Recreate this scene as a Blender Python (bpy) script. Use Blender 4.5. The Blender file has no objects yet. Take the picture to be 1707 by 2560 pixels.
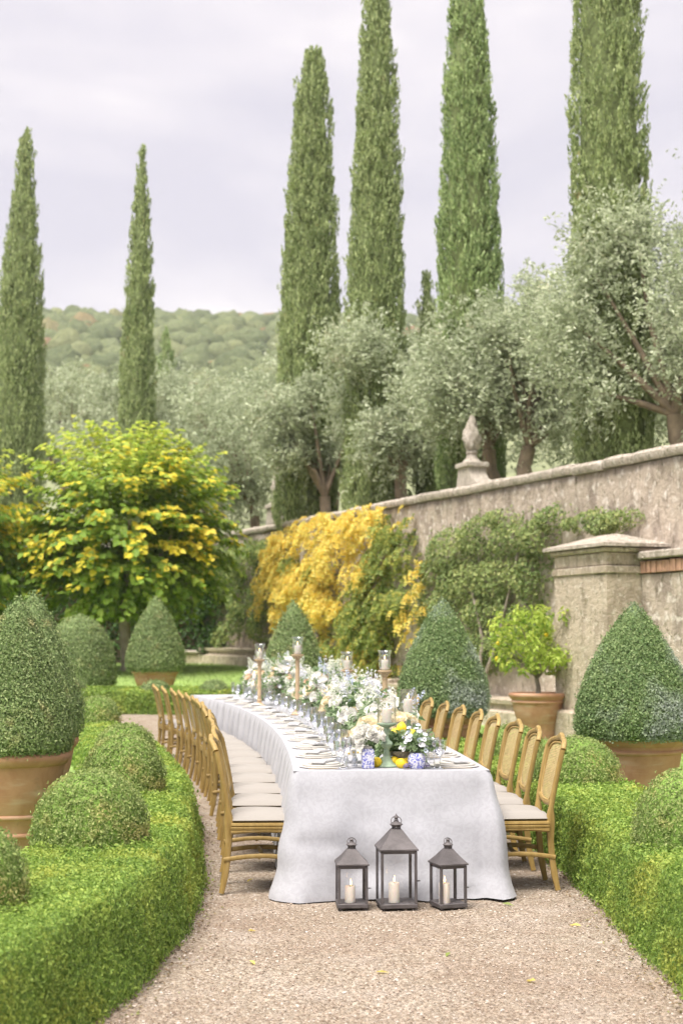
import bpy, math, random
import numpy as np
from mathutils import Vector, Matrix, Quaternion

R = math.radians
scene = bpy.context.scene
COL = scene.collection

# ---------------------------------------------------------------- camera
cam_data = bpy.data.cameras.new('camera')
cam = bpy.data.objects.new('camera', cam_data)
COL.objects.link(cam)
cam.location = (0.0, 0.0, 1.64)
cam.rotation_euler = (R(90 + 5.005), 0, 0)
cam_data.sensor_fit = 'HORIZONTAL'
cam_data.sensor_width = 24.0
cam_data.lens = 50.5
cam_data.clip_start = 0.1
cam_data.clip_end = 3000
cam_data.dof.use_dof = True
cam_data.dof.focus_distance = 9.4
cam_data.dof.aperture_fstop = 2.5
scene.camera = cam

# ---------------------------------------------------------------- sky, sun, exposure
SUN_EL, SUN_AZ = R(66), R(-38)      # azimuth measured from behind the camera, towards its left
world = bpy.data.worlds.new('World')
scene.world = world
world.use_nodes = True
wt = world.node_tree
for n in list(wt.nodes):
    wt.nodes.remove(n)
wo = wt.nodes.new('ShaderNodeOutputWorld')
wb = wt.nodes.new('ShaderNodeBackground')
wb.inputs['Strength'].default_value = 0.1
sky = wt.nodes.new('ShaderNodeTexSky')
sky.sky_type = 'NISHITA'
sky.sun_disc = False
sky.sun_elevation = SUN_EL
sky.sun_rotation = R(180) + SUN_AZ
tc = wt.nodes.new('ShaderNodeTexCoord')
mp = wt.nodes.new('ShaderNodeMapping')
mp.inputs['Scale'].default_value = (1.0, 1.0, 2.1)
mp.inputs['Location'].default_value = (0.55, 0.2, 0.35)
nz = wt.nodes.new('ShaderNodeTexNoise')
nz.inputs['Scale'].default_value = 3.0
nz.inputs['Detail'].default_value = 5.0
nz.inputs['Roughness'].default_value = 0.5
nz.inputs['Distortion'].default_value = 0.35
cr = wt.nodes.new('ShaderNodeValToRGB')
cr.color_ramp.elements[0].position = 0.36
cr.color_ramp.elements[0].color = (3.62, 3.43, 3.85, 1)
cr.color_ramp.elements[1].position = 0.62
cr.color_ramp.elements[1].color = (5.9, 5.55, 5.3, 1)
e = cr.color_ramp.elements.new(0.5)
e.color = (4.42, 4.15, 4.36, 1)
mx = wt.nodes.new('ShaderNodeMix')
mx.data_type = 'RGBA'
mx.inputs['Factor'].default_value = 0.93
wt.links.new(tc.outputs['Generated'], mp.inputs['Vector'])
wt.links.new(mp.outputs['Vector'], nz.inputs['Vector'])
wt.links.new(nz.outputs['Fac'], cr.inputs['Fac'])
wt.links.new(sky.outputs['Color'], mx.inputs['A'])
wt.links.new(cr.outputs['Color'], mx.inputs['B'])
wt.links.new(mx.outputs['Result'], wb.inputs['Color'])
wt.links.new(wb.outputs['Background'], wo.inputs['Surface'])

sun_data = bpy.data.lights.new('sun', 'SUN')
sun_data.energy = 3.6
sun_data.angle = R(34)
sun_data.color = (1.0, 0.93, 0.85)
sun = bpy.data.objects.new('sun', sun_data)
COL.objects.link(sun)
sun.location = (-20, -30, 40)
sd = Vector((math.sin(-SUN_AZ) * math.cos(SUN_EL), math.cos(SUN_AZ) * math.cos(SUN_EL), -math.sin(SUN_EL)))
sun.rotation_euler = sd.to_track_quat('-Z', 'Y').to_euler()

scene.view_settings.view_transform = 'Standard'
scene.view_settings.look = 'None'
scene.view_settings.gamma = 1.0
scene.view_settings.use_curve_mapping = False
scene.view_settings.exposure = 1.12
scene.render.engine = 'CYCLES'
scene.cycles.max_bounces = 5
scene.cycles.use_adaptive_sampling = True
scene.cycles.adaptive_threshold = .03
scene.cycles.transparent_max_bounces = 24
scene.cycles.diffuse_bounces = 2
scene.cycles.glossy_bounces = 2
scene.cycles.transmission_bounces = 3
scene.cycles.volume_bounces = 1
scene.cycles.caustics_reflective = False
scene.cycles.caustics_refractive = False
scene.cycles.use_denoising = True

# ---------------------------------------------------------------- helpers
def tag(o, label=None, cat=None, group=None, kind=None):
    if label: o['label'] = label
    if cat: o['category'] = cat
    if group: o['group'] = group
    if kind: o['kind'] = kind
    return o

def link(name, me, parent=None, loc=None, rz=None, mat=None):
    o = bpy.data.objects.new(name, me)
    COL.objects.link(o)
    if mat is not None and me is not None and not me.materials:
        me.materials.append(mat)
    if parent is not None: o.parent = parent
    if loc is not None: o.location = loc
    if rz is not None: o.rotation_euler = (0, 0, rz)
    return o

def empty(name, loc, rz=0, label=None, cat=None, group=None):
    o = link(name, None, None, loc, rz)
    o.empty_display_size = 0.1
    return tag(o, label, cat, group)

def copy_tree(o, parent=None):
    c = o.copy()
    COL.objects.link(c)
    c.parent = parent
    for ch in o.children:
        copy_tree(ch, c)
    return c

def mesh_np(name, V, F, mats, mi=None, smooth=False):
    """V (n,3) array, F (m,k) array of one face size, or a list of such arrays"""
    me = bpy.data.meshes.new(name)
    Fs = F if isinstance(F, list) else [F]
    Fs = [np.asarray(f, dtype=np.int32) for f in Fs if len(f)]
    V = np.asarray(V, dtype=np.float32)
    me.vertices.add(len(V))
    me.vertices.foreach_set('co', V.ravel())
    loops = np.concatenate([f.ravel() for f in Fs])
    counts = np.concatenate([np.full(len(f), f.shape[1], dtype=np.int32) for f in Fs])
    starts = np.concatenate([[0], np.cumsum(counts)[:-1]]).astype(np.int32)
    me.loops.add(len(loops))
    me.loops.foreach_set('vertex_index', loops)
    me.polygons.add(len(counts))
    me.polygons.foreach_set('loop_start', starts)
    if mi is not None:
        me.polygons.foreach_set('material_index', np.asarray(mi, dtype=np.int32))
    me.polygons.foreach_set('use_smooth', np.full(len(counts), bool(smooth)))
    for m in (mats if isinstance(mats, (list, tuple)) else [mats]):
        me.materials.append(m)
    me.update(calc_edges=True)
    me.validate()
    return me

class MB:
    """collects shapes of ONE part"""
    def __init__(s):
        s.v, s.f = [], []
    def add(s, v, f):
        n = len(s.v)
        s.v += [tuple(map(float, p)) for p in v]
        s.f += [tuple(i + n for i in q) for q in f]
        return s
    def box(s, x0, x1, y0, y1, z0, z1, b=0.0):
        if b <= 0:
            v = [(x, y, z) for z in (z0, z1) for y in (y0, y1) for x in (x0, x1)]
            return s.add(v, [(0, 2, 3, 1), (4, 5, 7, 6), (0, 1, 5, 4), (2, 6, 7, 3), (0, 4, 6, 2), (1, 3, 7, 5)])
        rings = []
        for z, d in ((z0, b), (z0 + b, 0), (z1 - b, 0), (z1, b)):
            X0, X1, Y0, Y1 = x0 + d, x1 - d, y0 + d, y1 - d
            c = b * 0.8
            rings.append([(X0 + c, Y0, z), (X1 - c, Y0, z), (X1, Y0 + c, z), (X1, Y1 - c, z), (X1 - c, Y1, z), (X0 + c, Y1, z), (X0, Y1 - c, z), (X0, Y0 + c, z)])
        return s.rings(rings)
    def rings(s, rings, cap=True, closed=True):
        n = len(rings[0])
        v = [p for r in rings for p in r]
        f = []
        for i in range(len(rings) - 1):
            for j in range(n if closed else n - 1):
                k = (j + 1) % n
                f.append((i * n + j, i * n + k, (i + 1) * n + k, (i + 1) * n + j))
        if cap:
            f.append(tuple(range(n - 1, -1, -1)))
            f.append(tuple((len(rings) - 1) * n + j for j in range(n)))
        return s.add(v, f)
    def lathe(s, prof, n=24, c=(0, 0, 0), cap=True):
        rings = []
        for r, z in prof:
            rings.append([(c[0] + r * math.cos(2 * math.pi * j / n), c[1] + r * math.sin(2 * math.pi * j / n), c[2] + z) for j in range(n)])
        return s.rings(rings, cap)
    def sweep(s, path, w, h, up=(0, 0, 1), n=8, cap=True):
        """superellipse section swept along path; w, h scalars or lists; w across, h along up"""
        P = [Vector(p) for p in path]
        rings = []
        up = Vector(up)
        for i, p in enumerate(P):
            a, b = P[max(i - 1, 0)], P[min(i + 1, len(P) - 1)]
            t = (b - a).normalized()
            x = t.cross(up)
            if x.length < 1e-5: x = t.cross(Vector((0.3, 1, 0.2)))
            x.normalize()
            y = x.cross(t).normalized()
            W = w[i] if isinstance(w, (list, tuple)) else w
            Hh = h[i] if isinstance(h, (list, tuple)) else h
            ring = []
            for j in range(n):
                an = 2 * math.pi * (j + .5) / n
                ca, sa = math.cos(an), math.sin(an)
                m = 0.6 if n <= 10 else 0.8
                qx = math.copysign(abs(ca) ** m, ca) * W / 2
                qy = math.copysign(abs(sa) ** m, sa) * Hh / 2
                ring.append(p + x * qx + y * qy)
            rings.append(ring)
        return s.rings(rings, cap)
    def tube(s, path, r, n=7):
        P = [Vector(p) for p in path]
        rings = []
        x = None
        for i, p in enumerate(P):
            t = (P[min(i + 1, len(P) - 1)] - P[max(i - 1, 0)]).normalized()
            if x is None:
                x = t.cross(Vector((0.31, 0.94, 0.13)))
                if x.length < 1e-4: x = t.cross(Vector((1, 0, 0)))
            x = (x - t * x.dot(t)).normalized()
            y = t.cross(x)
            rr = r[i] if isinstance(r, (list, tuple)) else r
            rings.append([p + (x * math.cos(2 * math.pi * j / n) + y * math.sin(2 * math.pi * j / n)) * rr for j in range(n)])
        return s.rings(rings)
    def arrays(s):
        return np.array(s.v), s.f
    def mesh(s, name, mat, smooth=True, ang=35):
        me = bpy.data.meshes.new(name)
        me.from_pydata(s.v, [], s.f)
        me.materials.append(mat)
        if smooth:
            me.polygons.foreach_set('use_smooth', [True] * len(me.polygons))
            me.set_sharp_from_angle(angle=R(ang))
        me.update()
        return me
    def build(s, name, mat, parent=None, loc=None, smooth=True, ang=35):
        return link(name, s.mesh(name, mat, smooth, ang), parent, loc)

def nrm(a):
    return a / np.maximum(np.linalg.norm(a, axis=-1, keepdims=True), 1e-9)

_perm = np.random.RandomState(7).rand(64, 64, 64).astype(np.float32)
def vnoise(P, sc=1.0, off=0.0):
    """trilinear value noise, 0..1"""
    q = np.asarray(P, dtype=np.float64) * sc + off + 1000.0
    i = np.floor(q).astype(int)
    f = q - i
    f = f * f * (3 - 2 * f)
    i %= 64
    j = (i + 1) % 64
    r = 0
    for a in (0, 1):
        for b in (0, 1):
            for c in (0, 1):
                X = j[..., 0] if a else i[..., 0]
                Y = j[..., 1] if b else i[..., 1]
                Z = j[..., 2] if c else i[..., 2]
                w = (f[..., 0] if a else 1 - f[..., 0]) * (f[..., 1] if b else 1 - f[..., 1]) * (f[..., 2] if c else 1 - f[..., 2])
                r = r + w * _perm[X, Y, Z]
    return r

def fnoise(P, sc=1.0, off=0.0):
    return (vnoise(P, sc, off) + .5 * vnoise(P, sc * 2.03, off + 11) + .25 * vnoise(P, sc * 4.1, off + 23)) / 1.75

def leaves(P, N, L, W, rs, jit=0.5, axis=None, ajit=0.4, bend=0.15):
    """diamond leaves: centres P, facing N, length L, width W, long axis `axis` or random"""
    n = len(P)
    L = np.broadcast_to(np.asarray(L, float), (n,)) * (0.7 + .6 * rs.rand(n))
    W = np.broadcast_to(np.asarray(W, float), (n,)) * (0.7 + .6 * rs.rand(n))
    N2 = nrm(np.asarray(N) + jit * rs.randn(n, 3))
    if axis is None:
        A = rs.randn(n, 3)
    else:
        A = np.asarray(axis) + ajit * rs.randn(n, 3)
    A = nrm(A - N2 * (A * N2).sum(1, keepdims=True))
    B = np.cross(N2, A)
    l, w = L[:, None], W[:, None]
    mid = P + N2 * l * bend
    V = np.stack([P - A * l * .5, mid + B * w * .5, P + A * l * .5, mid - B * w * .5], 1).reshape(-1, 3)
    F = np.arange(4 * n).reshape(n, 4)
    return V, F

def merge(*vf):
    Vs, Fs, o = [], [], 0
    for V, F in vf:
        Vs.append(V); Fs.append(np.asarray(F) + o); o += len(V)
    return np.concatenate(Vs), Fs

def single_leaves(V, per, faces, mat, parent):
    """leaves large enough to tell apart: one small object each"""
    V = np.asarray(V).reshape(-1, per, 3)
    for p in V:
        c = p.mean(0)
        me = bpy.data.meshes.new('leaf')
        me.from_pydata([tuple(x) for x in (p - c)], [], faces)
        me.materials.append(mat)
        link('leaf', me, parent, tuple(c))

def revolve_grid(prof, n=28, c=(0, 0, 0), amp=0.0, sc=4.0):
    """closed grid of a profile [(r,z)], lumpy by amp"""
    a = np.linspace(0, 2 * np.pi, n, endpoint=False)
    V = np.array([[(r * math.cos(t), r * math.sin(t), z) for t in a] for r, z in prof]).reshape(-1, 3)
    if amp:
        k = fnoise(V + np.array(c), sc) - .5
        V[:, :2] *= (1 + amp * k)[:, None]
    V = V + np.array(c)
    m = len(prof)
    F = np.array([(i * n + j, i * n + (j + 1) % n, (i + 1) * n + (j + 1) % n, (i + 1) * n + j) for i in range(m - 1) for j in range(n)])
    return V, F

# ---------------------------------------------------------------- materials
def new_mat(name):
    m = bpy.data.materials.new(name)
    m.use_nodes = True
    nt = m.node_tree
    return m, nt, nt.nodes['Principled BSDF'], nt.nodes['Material Output']

def N(nt, t, **kw):
    n = nt.nodes.new(t)
    for k, v in kw.items():
        if k in n.inputs: n.inputs[k].default_value = v
        else: setattr(n, k, v)
    return n

def ramp(nt, stops, src):
    c = nt.nodes.new('ShaderNodeValToRGB')
    el = c.color_ramp.elements
    while len(el) > 1: el.remove(el[-1])
    el[0].position, el[0].color = stops[0][0], (*stops[0][1], 1)
    for p, k in stops[1:]:
        q = el.new(p); q.color = (*k, 1)
    nt.links.new(src, c.inputs['Fac'])
    return c.outputs['Color']

def coords(nt, kind='Object', scale=(1, 1, 1)):
    t = nt.nodes.new('ShaderNodeTexCoord')
    if scale == (1, 1, 1): return t.outputs[kind]
    m = nt.nodes.new('ShaderNodeMapping')
    m.inputs['Scale'].default_value = scale
    nt.links.new(t.outputs[kind], m.inputs['Vector'])
    return m.outputs['Vector']

def noise(nt, scale, vec, detail=4.0, rough=.55, dist=0.0):
    n = N(nt, 'ShaderNodeTexNoise', Scale=scale, Detail=detail, Roughness=rough, Distortion=dist)
    nt.links.new(vec, n.inputs['Vector'])
    return n.outputs['Fac']

def mixc(nt, fac, a, b, mode='MIX'):
    m = nt.nodes.new('ShaderNodeMix')
    m.data_type = 'RGBA'; m.blend_type = mode
    for s, v in (('Factor', fac), ('A', a), ('B', b)):
        if hasattr(v, 'is_output'): nt.links.new(v, m.inputs[s])
        elif isinstance(v, (int, float)): m.inputs[s].default_value = v
        else: m.inputs[s].default_value = (*v, 1)
    return m.outputs['Result']

def mrange(nt, src, a, b, c=0., d=1.):
    m = N(nt, 'ShaderNodeMapRange')
    m.inputs['From Min'].default_value = a; m.inputs['From Max'].default_value = b
    m.inputs['To Min'].default_value = c; m.inputs['To Max'].default_value = d
    nt.links.new(src, m.inputs['Value'])
    return m.outputs['Result']

def bump(nt, bsdf, h, strength=.3, dist=.01):
    b = N(nt, 'ShaderNodeBump', Strength=strength, Distance=dist)
    nt.links.new(h, b.inputs['Height'])
    nt.links.new(b.outputs['Normal'], bsdf.inputs['Normal'])

def plain(name, col, rough=.6, var=.15, scale=6., bumps=0., metal=0., spec=.4, kind='Object', bscale=None):
    """one colour with soft mottling"""
    m, nt, b, o = new_mat(name)
    v = coords(nt, kind)
    f = noise(nt, scale, v)
    lo = tuple(c * (1 - var) for c in col); hi = tuple(min(1, c * (1 + var)) for c in col)
    nt.links.new(ramp(nt, [(.3, lo), (.7, hi)], f), b.inputs['Base Color'])
    b.inputs['Roughness'].default_value = rough
    b.inputs['Metallic'].default_value = metal
    b.inputs['Specular IOR Level'].default_value = spec
    if bumps: bump(nt, b, noise(nt, bscale or scale * 6, v), bumps, .01)
    return m

def leafmat(name, stops, patch=None, trans=.3, pscale=2.0, prange=(.5, .7), rough=.55, big=.25, bigscale=1.2, spec=.25):
    """foliage: a colour for every leaf, broad drifts of tone, optional patch colour"""
    m, nt, b, o = new_mat(name)
    g = nt.nodes.new('ShaderNodeNewGeometry')
    c = ramp(nt, stops, g.outputs['Random Per Island'])
    p = coords(nt, 'Object')
    f = noise(nt, bigscale, p, 3)
    c = mixc(nt, big, c, ramp(nt, [(.3, tuple(x * .55 for x in stops[0][1])), (.7, tuple(min(1, x * 1.35) for x in stops[-1][1]))], f))
    if patch is not None:
        f2 = mrange(nt, noise(nt, pscale, p, 5), prange[0], prange[1])
        c = mixc(nt, f2, c, patch)
    nt.links.new(c, b.inputs['Base Color'])
    b.inputs['Roughness'].default_value = rough
    b.inputs['Specular IOR Level'].default_value = spec
    t = N(nt, 'ShaderNodeBsdfTranslucent')
    nt.links.new(c, t.inputs['Color'])
    x = N(nt, 'ShaderNodeMixShader', Fac=trans)
    nt.links.new(b.outputs[0], x.inputs[1]); nt.links.new(t.outputs[0], x.inputs[2])
    nt.links.new(x.outputs[0], o.inputs['Surface'])
    return m

def glassmat(name, tint=(.97, .98, .98), refl=.09, rim=.75):
    m, nt, b, o = new_mat(name)
    nt.nodes.remove(b)
    t = N(nt, 'ShaderNodeBsdfTransparent', Color=(*tint, 1))
    g = N(nt, 'ShaderNodeBsdfGlossy', Roughness=.02, Color=(.95, .96, 1, 1))
    l = N(nt, 'ShaderNodeLayerWeight', Blend=.35)
    f = mrange(nt, l.outputs['Facing'], .2, 1., refl, rim)
    x = N(nt, 'ShaderNodeMixShader')
    nt.links.new(f, x.inputs[0]); nt.links.new(t.outputs[0], x.inputs[1]); nt.links.new(g.outputs[0], x.inputs[2])
    nt.links.new(x.outputs[0], o.inputs['Surface'])
    return m

M = {}
M['box'] = leafmat('box_leaf', [(0, (.11, .18, .06)), (.5, (.24, .34, .125)), (1, (.44, .51, .25))], patch=(.54, .47, .24), pscale=5.5, prange=(.58, .78), trans=.3)
M['boxblue'] = leafmat('box_leaf_powdered', [(0, (.10, .18, .06)), (.5, (.20, .31, .12)), (1, (.38, .47, .22))], patch=(.38, .42, .39), pscale=1.5, prange=(.46, .64), trans=.3)
M['hedge'] = leafmat('hedge_leaf', [(0, (.09, .17, .03)), (.5, (.22, .35, .065)), (1, (.42, .54, .13))], patch=(.48, .49, .10), pscale=2.4, prange=(.50, .78), trans=.35)
M['hedgeball'] = leafmat('hedge_ball_leaf', [(0, (.12, .19, .05)), (.5, (.28, .37, .12)), (1, (.47, .53, .21))], patch=(.58, .48, .20), pscale=4.5, prange=(.54, .78), trans=.35)
M['cypress'] = leafmat('cypress_spray', [(0, (.17, .24, .09)), (.55, (.33, .42, .175)), (1, (.54, .61, .31))], patch=(.48, .35, .19), pscale=2.2, prange=(.66, .80), trans=.3, big=.25, bigscale=1.6)
M['cypress2'] = leafmat('cypress_spray_fresh', [(0, (.16, .25, .09)), (.55, (.31, .43, .175)), (1, (.52, .62, .30))], trans=.3, big=.25, bigscale=1.6)
M['olive'] = leafmat('olive_leaf', [(0, (.27, .33, .19)), (.5, (.44, .50, .32)), (1, (.67, .71, .54))], trans=.35, big=.2, bigscale=.7, patch=(.44, .36, .25), pscale=.8, prange=(.62, .82))
M['lime_green'] = leafmat('lime_leaf_green', [(0, (.13, .24, .035)), (.5, (.25, .40, .06)), (1, (.44, .56, .10))], trans=.45, big=.15)
M['lime_yellow'] = leafmat('lime_leaf_yellow', [(0, (.62, .58, .06)), (.5, (.84, .68, .06)), (1, (.92, .76, .14))], trans=.45, big=.1)
M['wist_yellow'] = leafmat('wisteria_leaf_yellow', [(0, (.84, .58, .10)), (.4, (.90, .72, .17)), (.8, (.93, .80, .27)), (1, (.68, .68, .18))], trans=.45, big=.12)
M['wist_green'] = leafmat('wisteria_leaf_green', [(0, (.14, .22, .06)), (.6, (.28, .38, .11)), (1, (.60, .56, .14))], trans=.45, big=.2)
M['vine_olive'] = leafmat('climber_leaf_dull', [(0, (.12, .19, .06)), (.6, (.26, .36, .13)), (1, (.47, .49, .20))], trans=.35, big=.25)
M['vine_green'] = leafmat('climber_leaf_green', [(0, (.13, .21, .07)), (.6, (.27, .38, .13)), (1, (.48, .50, .18))], trans=.4, big=.2)
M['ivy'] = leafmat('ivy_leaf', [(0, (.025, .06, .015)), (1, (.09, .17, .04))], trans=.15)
M['lemon_leaf'] = leafmat('lemon_leaf', [(0, (.20, .33, .06)), (.5, (.40, .54, .10)), (1, (.66, .70, .17))], trans=.45, big=.12)
def forestmat():
    m, nt, b, o = new_mat('forest_crown')
    g_ = nt.nodes.new('ShaderNodeNewGeometry')
    c = ramp(nt, [(0, (.085, .115, .06)), (.35, (.135, .17, .085)), (.7, (.20, .235, .12)), (.92, (.26, .28, .14)), (.945, (.32, .25, .13)), (.975, (.34, .17, .11)), (1, (.28, .12, .09))], g_.outputs['Random Per Island'])
    p = coords(nt, 'Object')
    c = mixc(nt, .45, c, ramp(nt, [(.3, (.085, .115, .06)), (.7, (.27, .30, .155))], noise(nt, .9, p, 4, .7)))
    nt.links.new(c, b.inputs['Base Color'])
    b.inputs['Roughness'].default_value = 1.; b.inputs['Specular IOR Level'].default_value = .05
    bump(nt, b, noise(nt, .8, p, 5, .7), 1., 1.2)
    return m
M['forest'] = forestmat()
M['bouquet'] = leafmat('bouquet_leaf', [(0, (.14, .24, .09)), (.5, (.26, .38, .19)), (1, (.48, .57, .38))], trans=.4, big=.1, bigscale=8)
M['grass'] = leafmat('grass_blade', [(0, (.17, .27, .06)), (.5, (.27, .40, .10)), (1, (.38, .50, .15))], trans=.4, big=.3, bigscale=.8)
M['lime_fresh'] = leafmat('lime_leaf_fresh', [(0, (.34, .46, .07)), (.5, (.50, .60, .10)), (1, (.70, .70, .14))], trans=.5, big=.1)
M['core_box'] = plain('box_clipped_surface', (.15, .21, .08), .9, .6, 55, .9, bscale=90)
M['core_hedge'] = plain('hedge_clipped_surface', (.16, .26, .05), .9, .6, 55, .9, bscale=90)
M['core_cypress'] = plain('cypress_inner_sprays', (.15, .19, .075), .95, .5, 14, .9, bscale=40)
M['twigs'] = plain('inner_twigs', (.16, .165, .085), .95, .3, 8)
M['litter'] = leafmat('dry_clippings', [(0, (.13, .085, .05)), (.6, (.27, .19, .11)), (1, (.30, .33, .12))], trans=.1, big=0.)
M['bark'] = plain('bark_grey', (.30, .255, .21), .9, .35, 5, .6)
M['bark_olive'] = plain('bark_olive', (.23, .18, .13), .9, .4, 4, .7)
M['soil'] = plain('potting_soil', (.09, .06, .04), .95, .3, 30, .6)

def wood_gilt():
    m, nt, b, o = new_mat('gilded_wood')
    v = coords(nt, 'Object', (14, 14, 2.2))
    c = ramp(nt, [(.25, (.25, .165, .05)), (.5, (.35, .24, .08)), (.8, (.45, .33, .14))], noise(nt, 2.2, v, 6, .65))
    v2 = coords(nt, 'Object')
    c = mixc(nt, mrange(nt, noise(nt, 22, v2, 5), .6, .8, 0, .5), c, (.47, .36, .19))
    oi = nt.nodes.new('ShaderNodeObjectInfo')
    c = mixc(nt, 1., c, ramp(nt, [(0, (.84, .84, .84)), (1, (1.0, .99, .97))], oi.outputs['Random']), 'MULTIPLY')
    nt.links.new(c, b.inputs['Base Color'])
    b.inputs['Roughness'].default_value = .48
    b.inputs['Specular IOR Level'].default_value = .35
    bump(nt, b, noise(nt, 9, v, 4), .12, .003)
    return m
M['gilt'] = wood_gilt()
M['cane'] = plain('cane_weave', (.52, .39, .19), .6, .14, 20)

def linen(name, col, wv=900., pat=0.):
    m, nt, b, o = new_mat(name)
    v = coords(nt, 'Object')
    f = noise(nt, 260., v, 2)
    lo = tuple(c * .95 for c in col)
    c = ramp(nt, [(.35, lo), (.65, col)], f)
    if pat:
        w = N(nt, 'ShaderNodeTexVoronoi', Scale=13.)
        nt.links.new(v, w.inputs['Vector'])
        f2 = noise(nt, 17., v, 3, .6, 2.5)
        c = mixc(nt, mrange(nt, f2, .46, .54, 0, pat), c, tuple(k * .9 for k in col))
    nt.links.new(c, b.inputs['Base Color'])
    b.inputs['Roughness'].default_value = .85
    b.inputs['Specular IOR Level'].default_value = .15
    if 'Sheen Weight' in b.inputs: b.inputs['Sheen Weight'].default_value = .15
    mm = N(nt, 'ShaderNodeMath', operation='ADD')
    nt.links.new(noise(nt, 420., v, 2), mm.inputs[0])
    nt.links.new(noise(nt, 28., v, 3), mm.inputs[1])
    bump(nt, b, mm.outputs[0], .25, .002)
    return m
M['cloth'] = linen('damask_cloth', (.395, .40, .435), pat=1.)
M['cushion'] = linen('cushion_linen', (.31, .29, .268))
M['napkin'] = linen('napkin_linen', (.58, .58, .60))

def terracotta():
    m, nt, b, o = new_mat('terracotta')
    v = coords(nt, 'Object')
    c = ramp(nt, [(.25, (.36, .18, .105)), (.5, (.45, .25, .155)), (.8, (.52, .33, .225))], noise(nt, 5, v, 6, .6, .4))
    v2 = coords(nt, 'Object', (1, 1, 5))
    c = mixc(nt, mrange(nt, noise(nt, 2.6, v2, 5), .52, .72, 0, .6), c, (.55, .43, .33))
    c = mixc(nt, mrange(nt, noise(nt, 9, v, 6), .63, .75, 0, .5), c, (.24, .17, .11))
    nt.links.new(c, b.inputs['Base Color'])
    b.inputs['Roughness'].default_value = .85
    b.inputs['Specular IOR Level'].default_value = .2
    bump(nt, b, noise(nt, 40, v, 5), .25, .005)
    return m
M['terracotta'] = terracotta()

def wallstone(name, base, light, dark, moss, s=1.0):
    m, nt, b, o = new_mat(name)
    v = coords(nt, 'Object')
    c = ramp(nt, [(.28, dark), (.45, base), (.62, base), (.8, light)], noise(nt, 2.6 * s, v, 8, .68, .6))
    vs = coords(nt, 'Object', (1, 1, .45))
    c = mixc(nt, mrange(nt, noise(nt, 3.4 * s, vs, 6, .6), .48, .62, 0, .9), c, dark)
    c = mixc(nt, mrange(nt, noise(nt, 7 * s, v, 6), .55, .64, 0, .85), c, light)
    c = mixc(nt, mrange(nt, noise(nt, 9 * s, vs, 7, .72), .57, .66, 0, .85), c, moss)
    w = N(nt, 'ShaderNodeTexVoronoi', Scale=5.5 * s, feature='DISTANCE_TO_EDGE')
    vw = nt.nodes.new('ShaderNodeMix'); vw.data_type = 'VECTOR'; vw.inputs['Factor'].default_value = .12
    nt.links.new(v, vw.inputs['A'])
    nn = N(nt, 'ShaderNodeTexNoise', Scale=6.); nt.links.new(v, nn.inputs['Vector'])
    nt.links.new(nn.outputs['Color'], vw.inputs['B'])
    nt.links.new(vw.outputs['Result'], w.inputs['Vector'])
    d = mrange(nt, w.outputs['Distance'], 0., .25)
    nt.links.new(c, b.inputs['Base Color'])
    b.inputs['Roughness'].default_value = .95
    b.inputs['Specular IOR Level'].default_value = .1
    mm = N(nt, 'ShaderNodeMath', operation='MULTIPLY_ADD')
    mm.inputs[1].default_value = .18
    nt.links.new(d, mm.inputs[0]); nt.links.new(noise(nt, 16 * s, v, 7, .7), mm.inputs[2])
    bump(nt, b, mm.outputs[0], .9, .06)
    return m
M['wall'] = wallstone('rubble_wall', (.54, .46, .38), (.74, .68, .61), (.33, .275, .23), (.16, .14, .095))
M['stone'] = wallstone('weathered_stone', (.60, .51, .40), (.74, .67, .57), (.42, .35, .27), (.21, .19, .10), 1.6)
M['backwall'] = wallstone('brown_wall_shade_tone', (.30, .24, .17), (.42, .35, .27), (.17, .135, .095), (.09, .09, .05))  # brown stone, colour darkened to stand in for the lime canopy's shade
M['coping'] = wallstone('coping_stone', (.58, .51, .44), (.74, .69, .63), (.36, .32, .26), (.17, .17, .08), 2.0)
M['statue'] = wallstone('carved_stone', (.60, .54, .47), (.72, .67, .61), (.45, .40, .34), (.32, .30, .22), 3.0)
M['brick'] = plain('old_brick', (.42, .25, .17), .9, .3, 8, .5)

def gravel():
    m, nt, b, o = new_mat('gravel')
    v = coords(nt, 'Object')
    w = N(nt, 'ShaderNodeTexVoronoi', Scale=75.)
    nt.links.new(v, w.inputs['Vector'])
    hsv = ramp(nt, [(0, (.19, .145, .105)), (.35, (.34, .275, .21)), (.7, (.445, .38, .305)), (1, (.58, .525, .45))], w.outputs['Color'])
    c = mixc(nt, mrange(nt, noise(nt, .8, v, 7, .65), .40, .66, 0, .7), hsv, (.30, .225, .17))
    c = mixc(nt, mrange(nt, noise(nt, 2.3, v, 5, .6), .5, .75, 0, .5), c, (.53, .465, .41))
    nt.links.new(c, b.inputs['Base Color'])
    b.inputs['Roughness'].default_value = .95
    b.inputs['Specular IOR Level'].default_value = .1
    w2 = N(nt, 'ShaderNodeTexVoronoi', Scale=75., feature='F1')
    nt.links.new(v, w2.inputs['Vector'])
    h = mrange(nt, w2.outputs['Distance'], 0., .7, 1., 0.)
    mm = N(nt, 'ShaderNodeMath', operation='ADD')
    nt.links.new(h, mm.inputs[0]); nt.links.new(noise(nt, 9., v, 5), mm.inputs[1])
    bump(nt, b, mm.outputs[0], 1., .016)
    return m
M['gravel'] = gravel()
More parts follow.
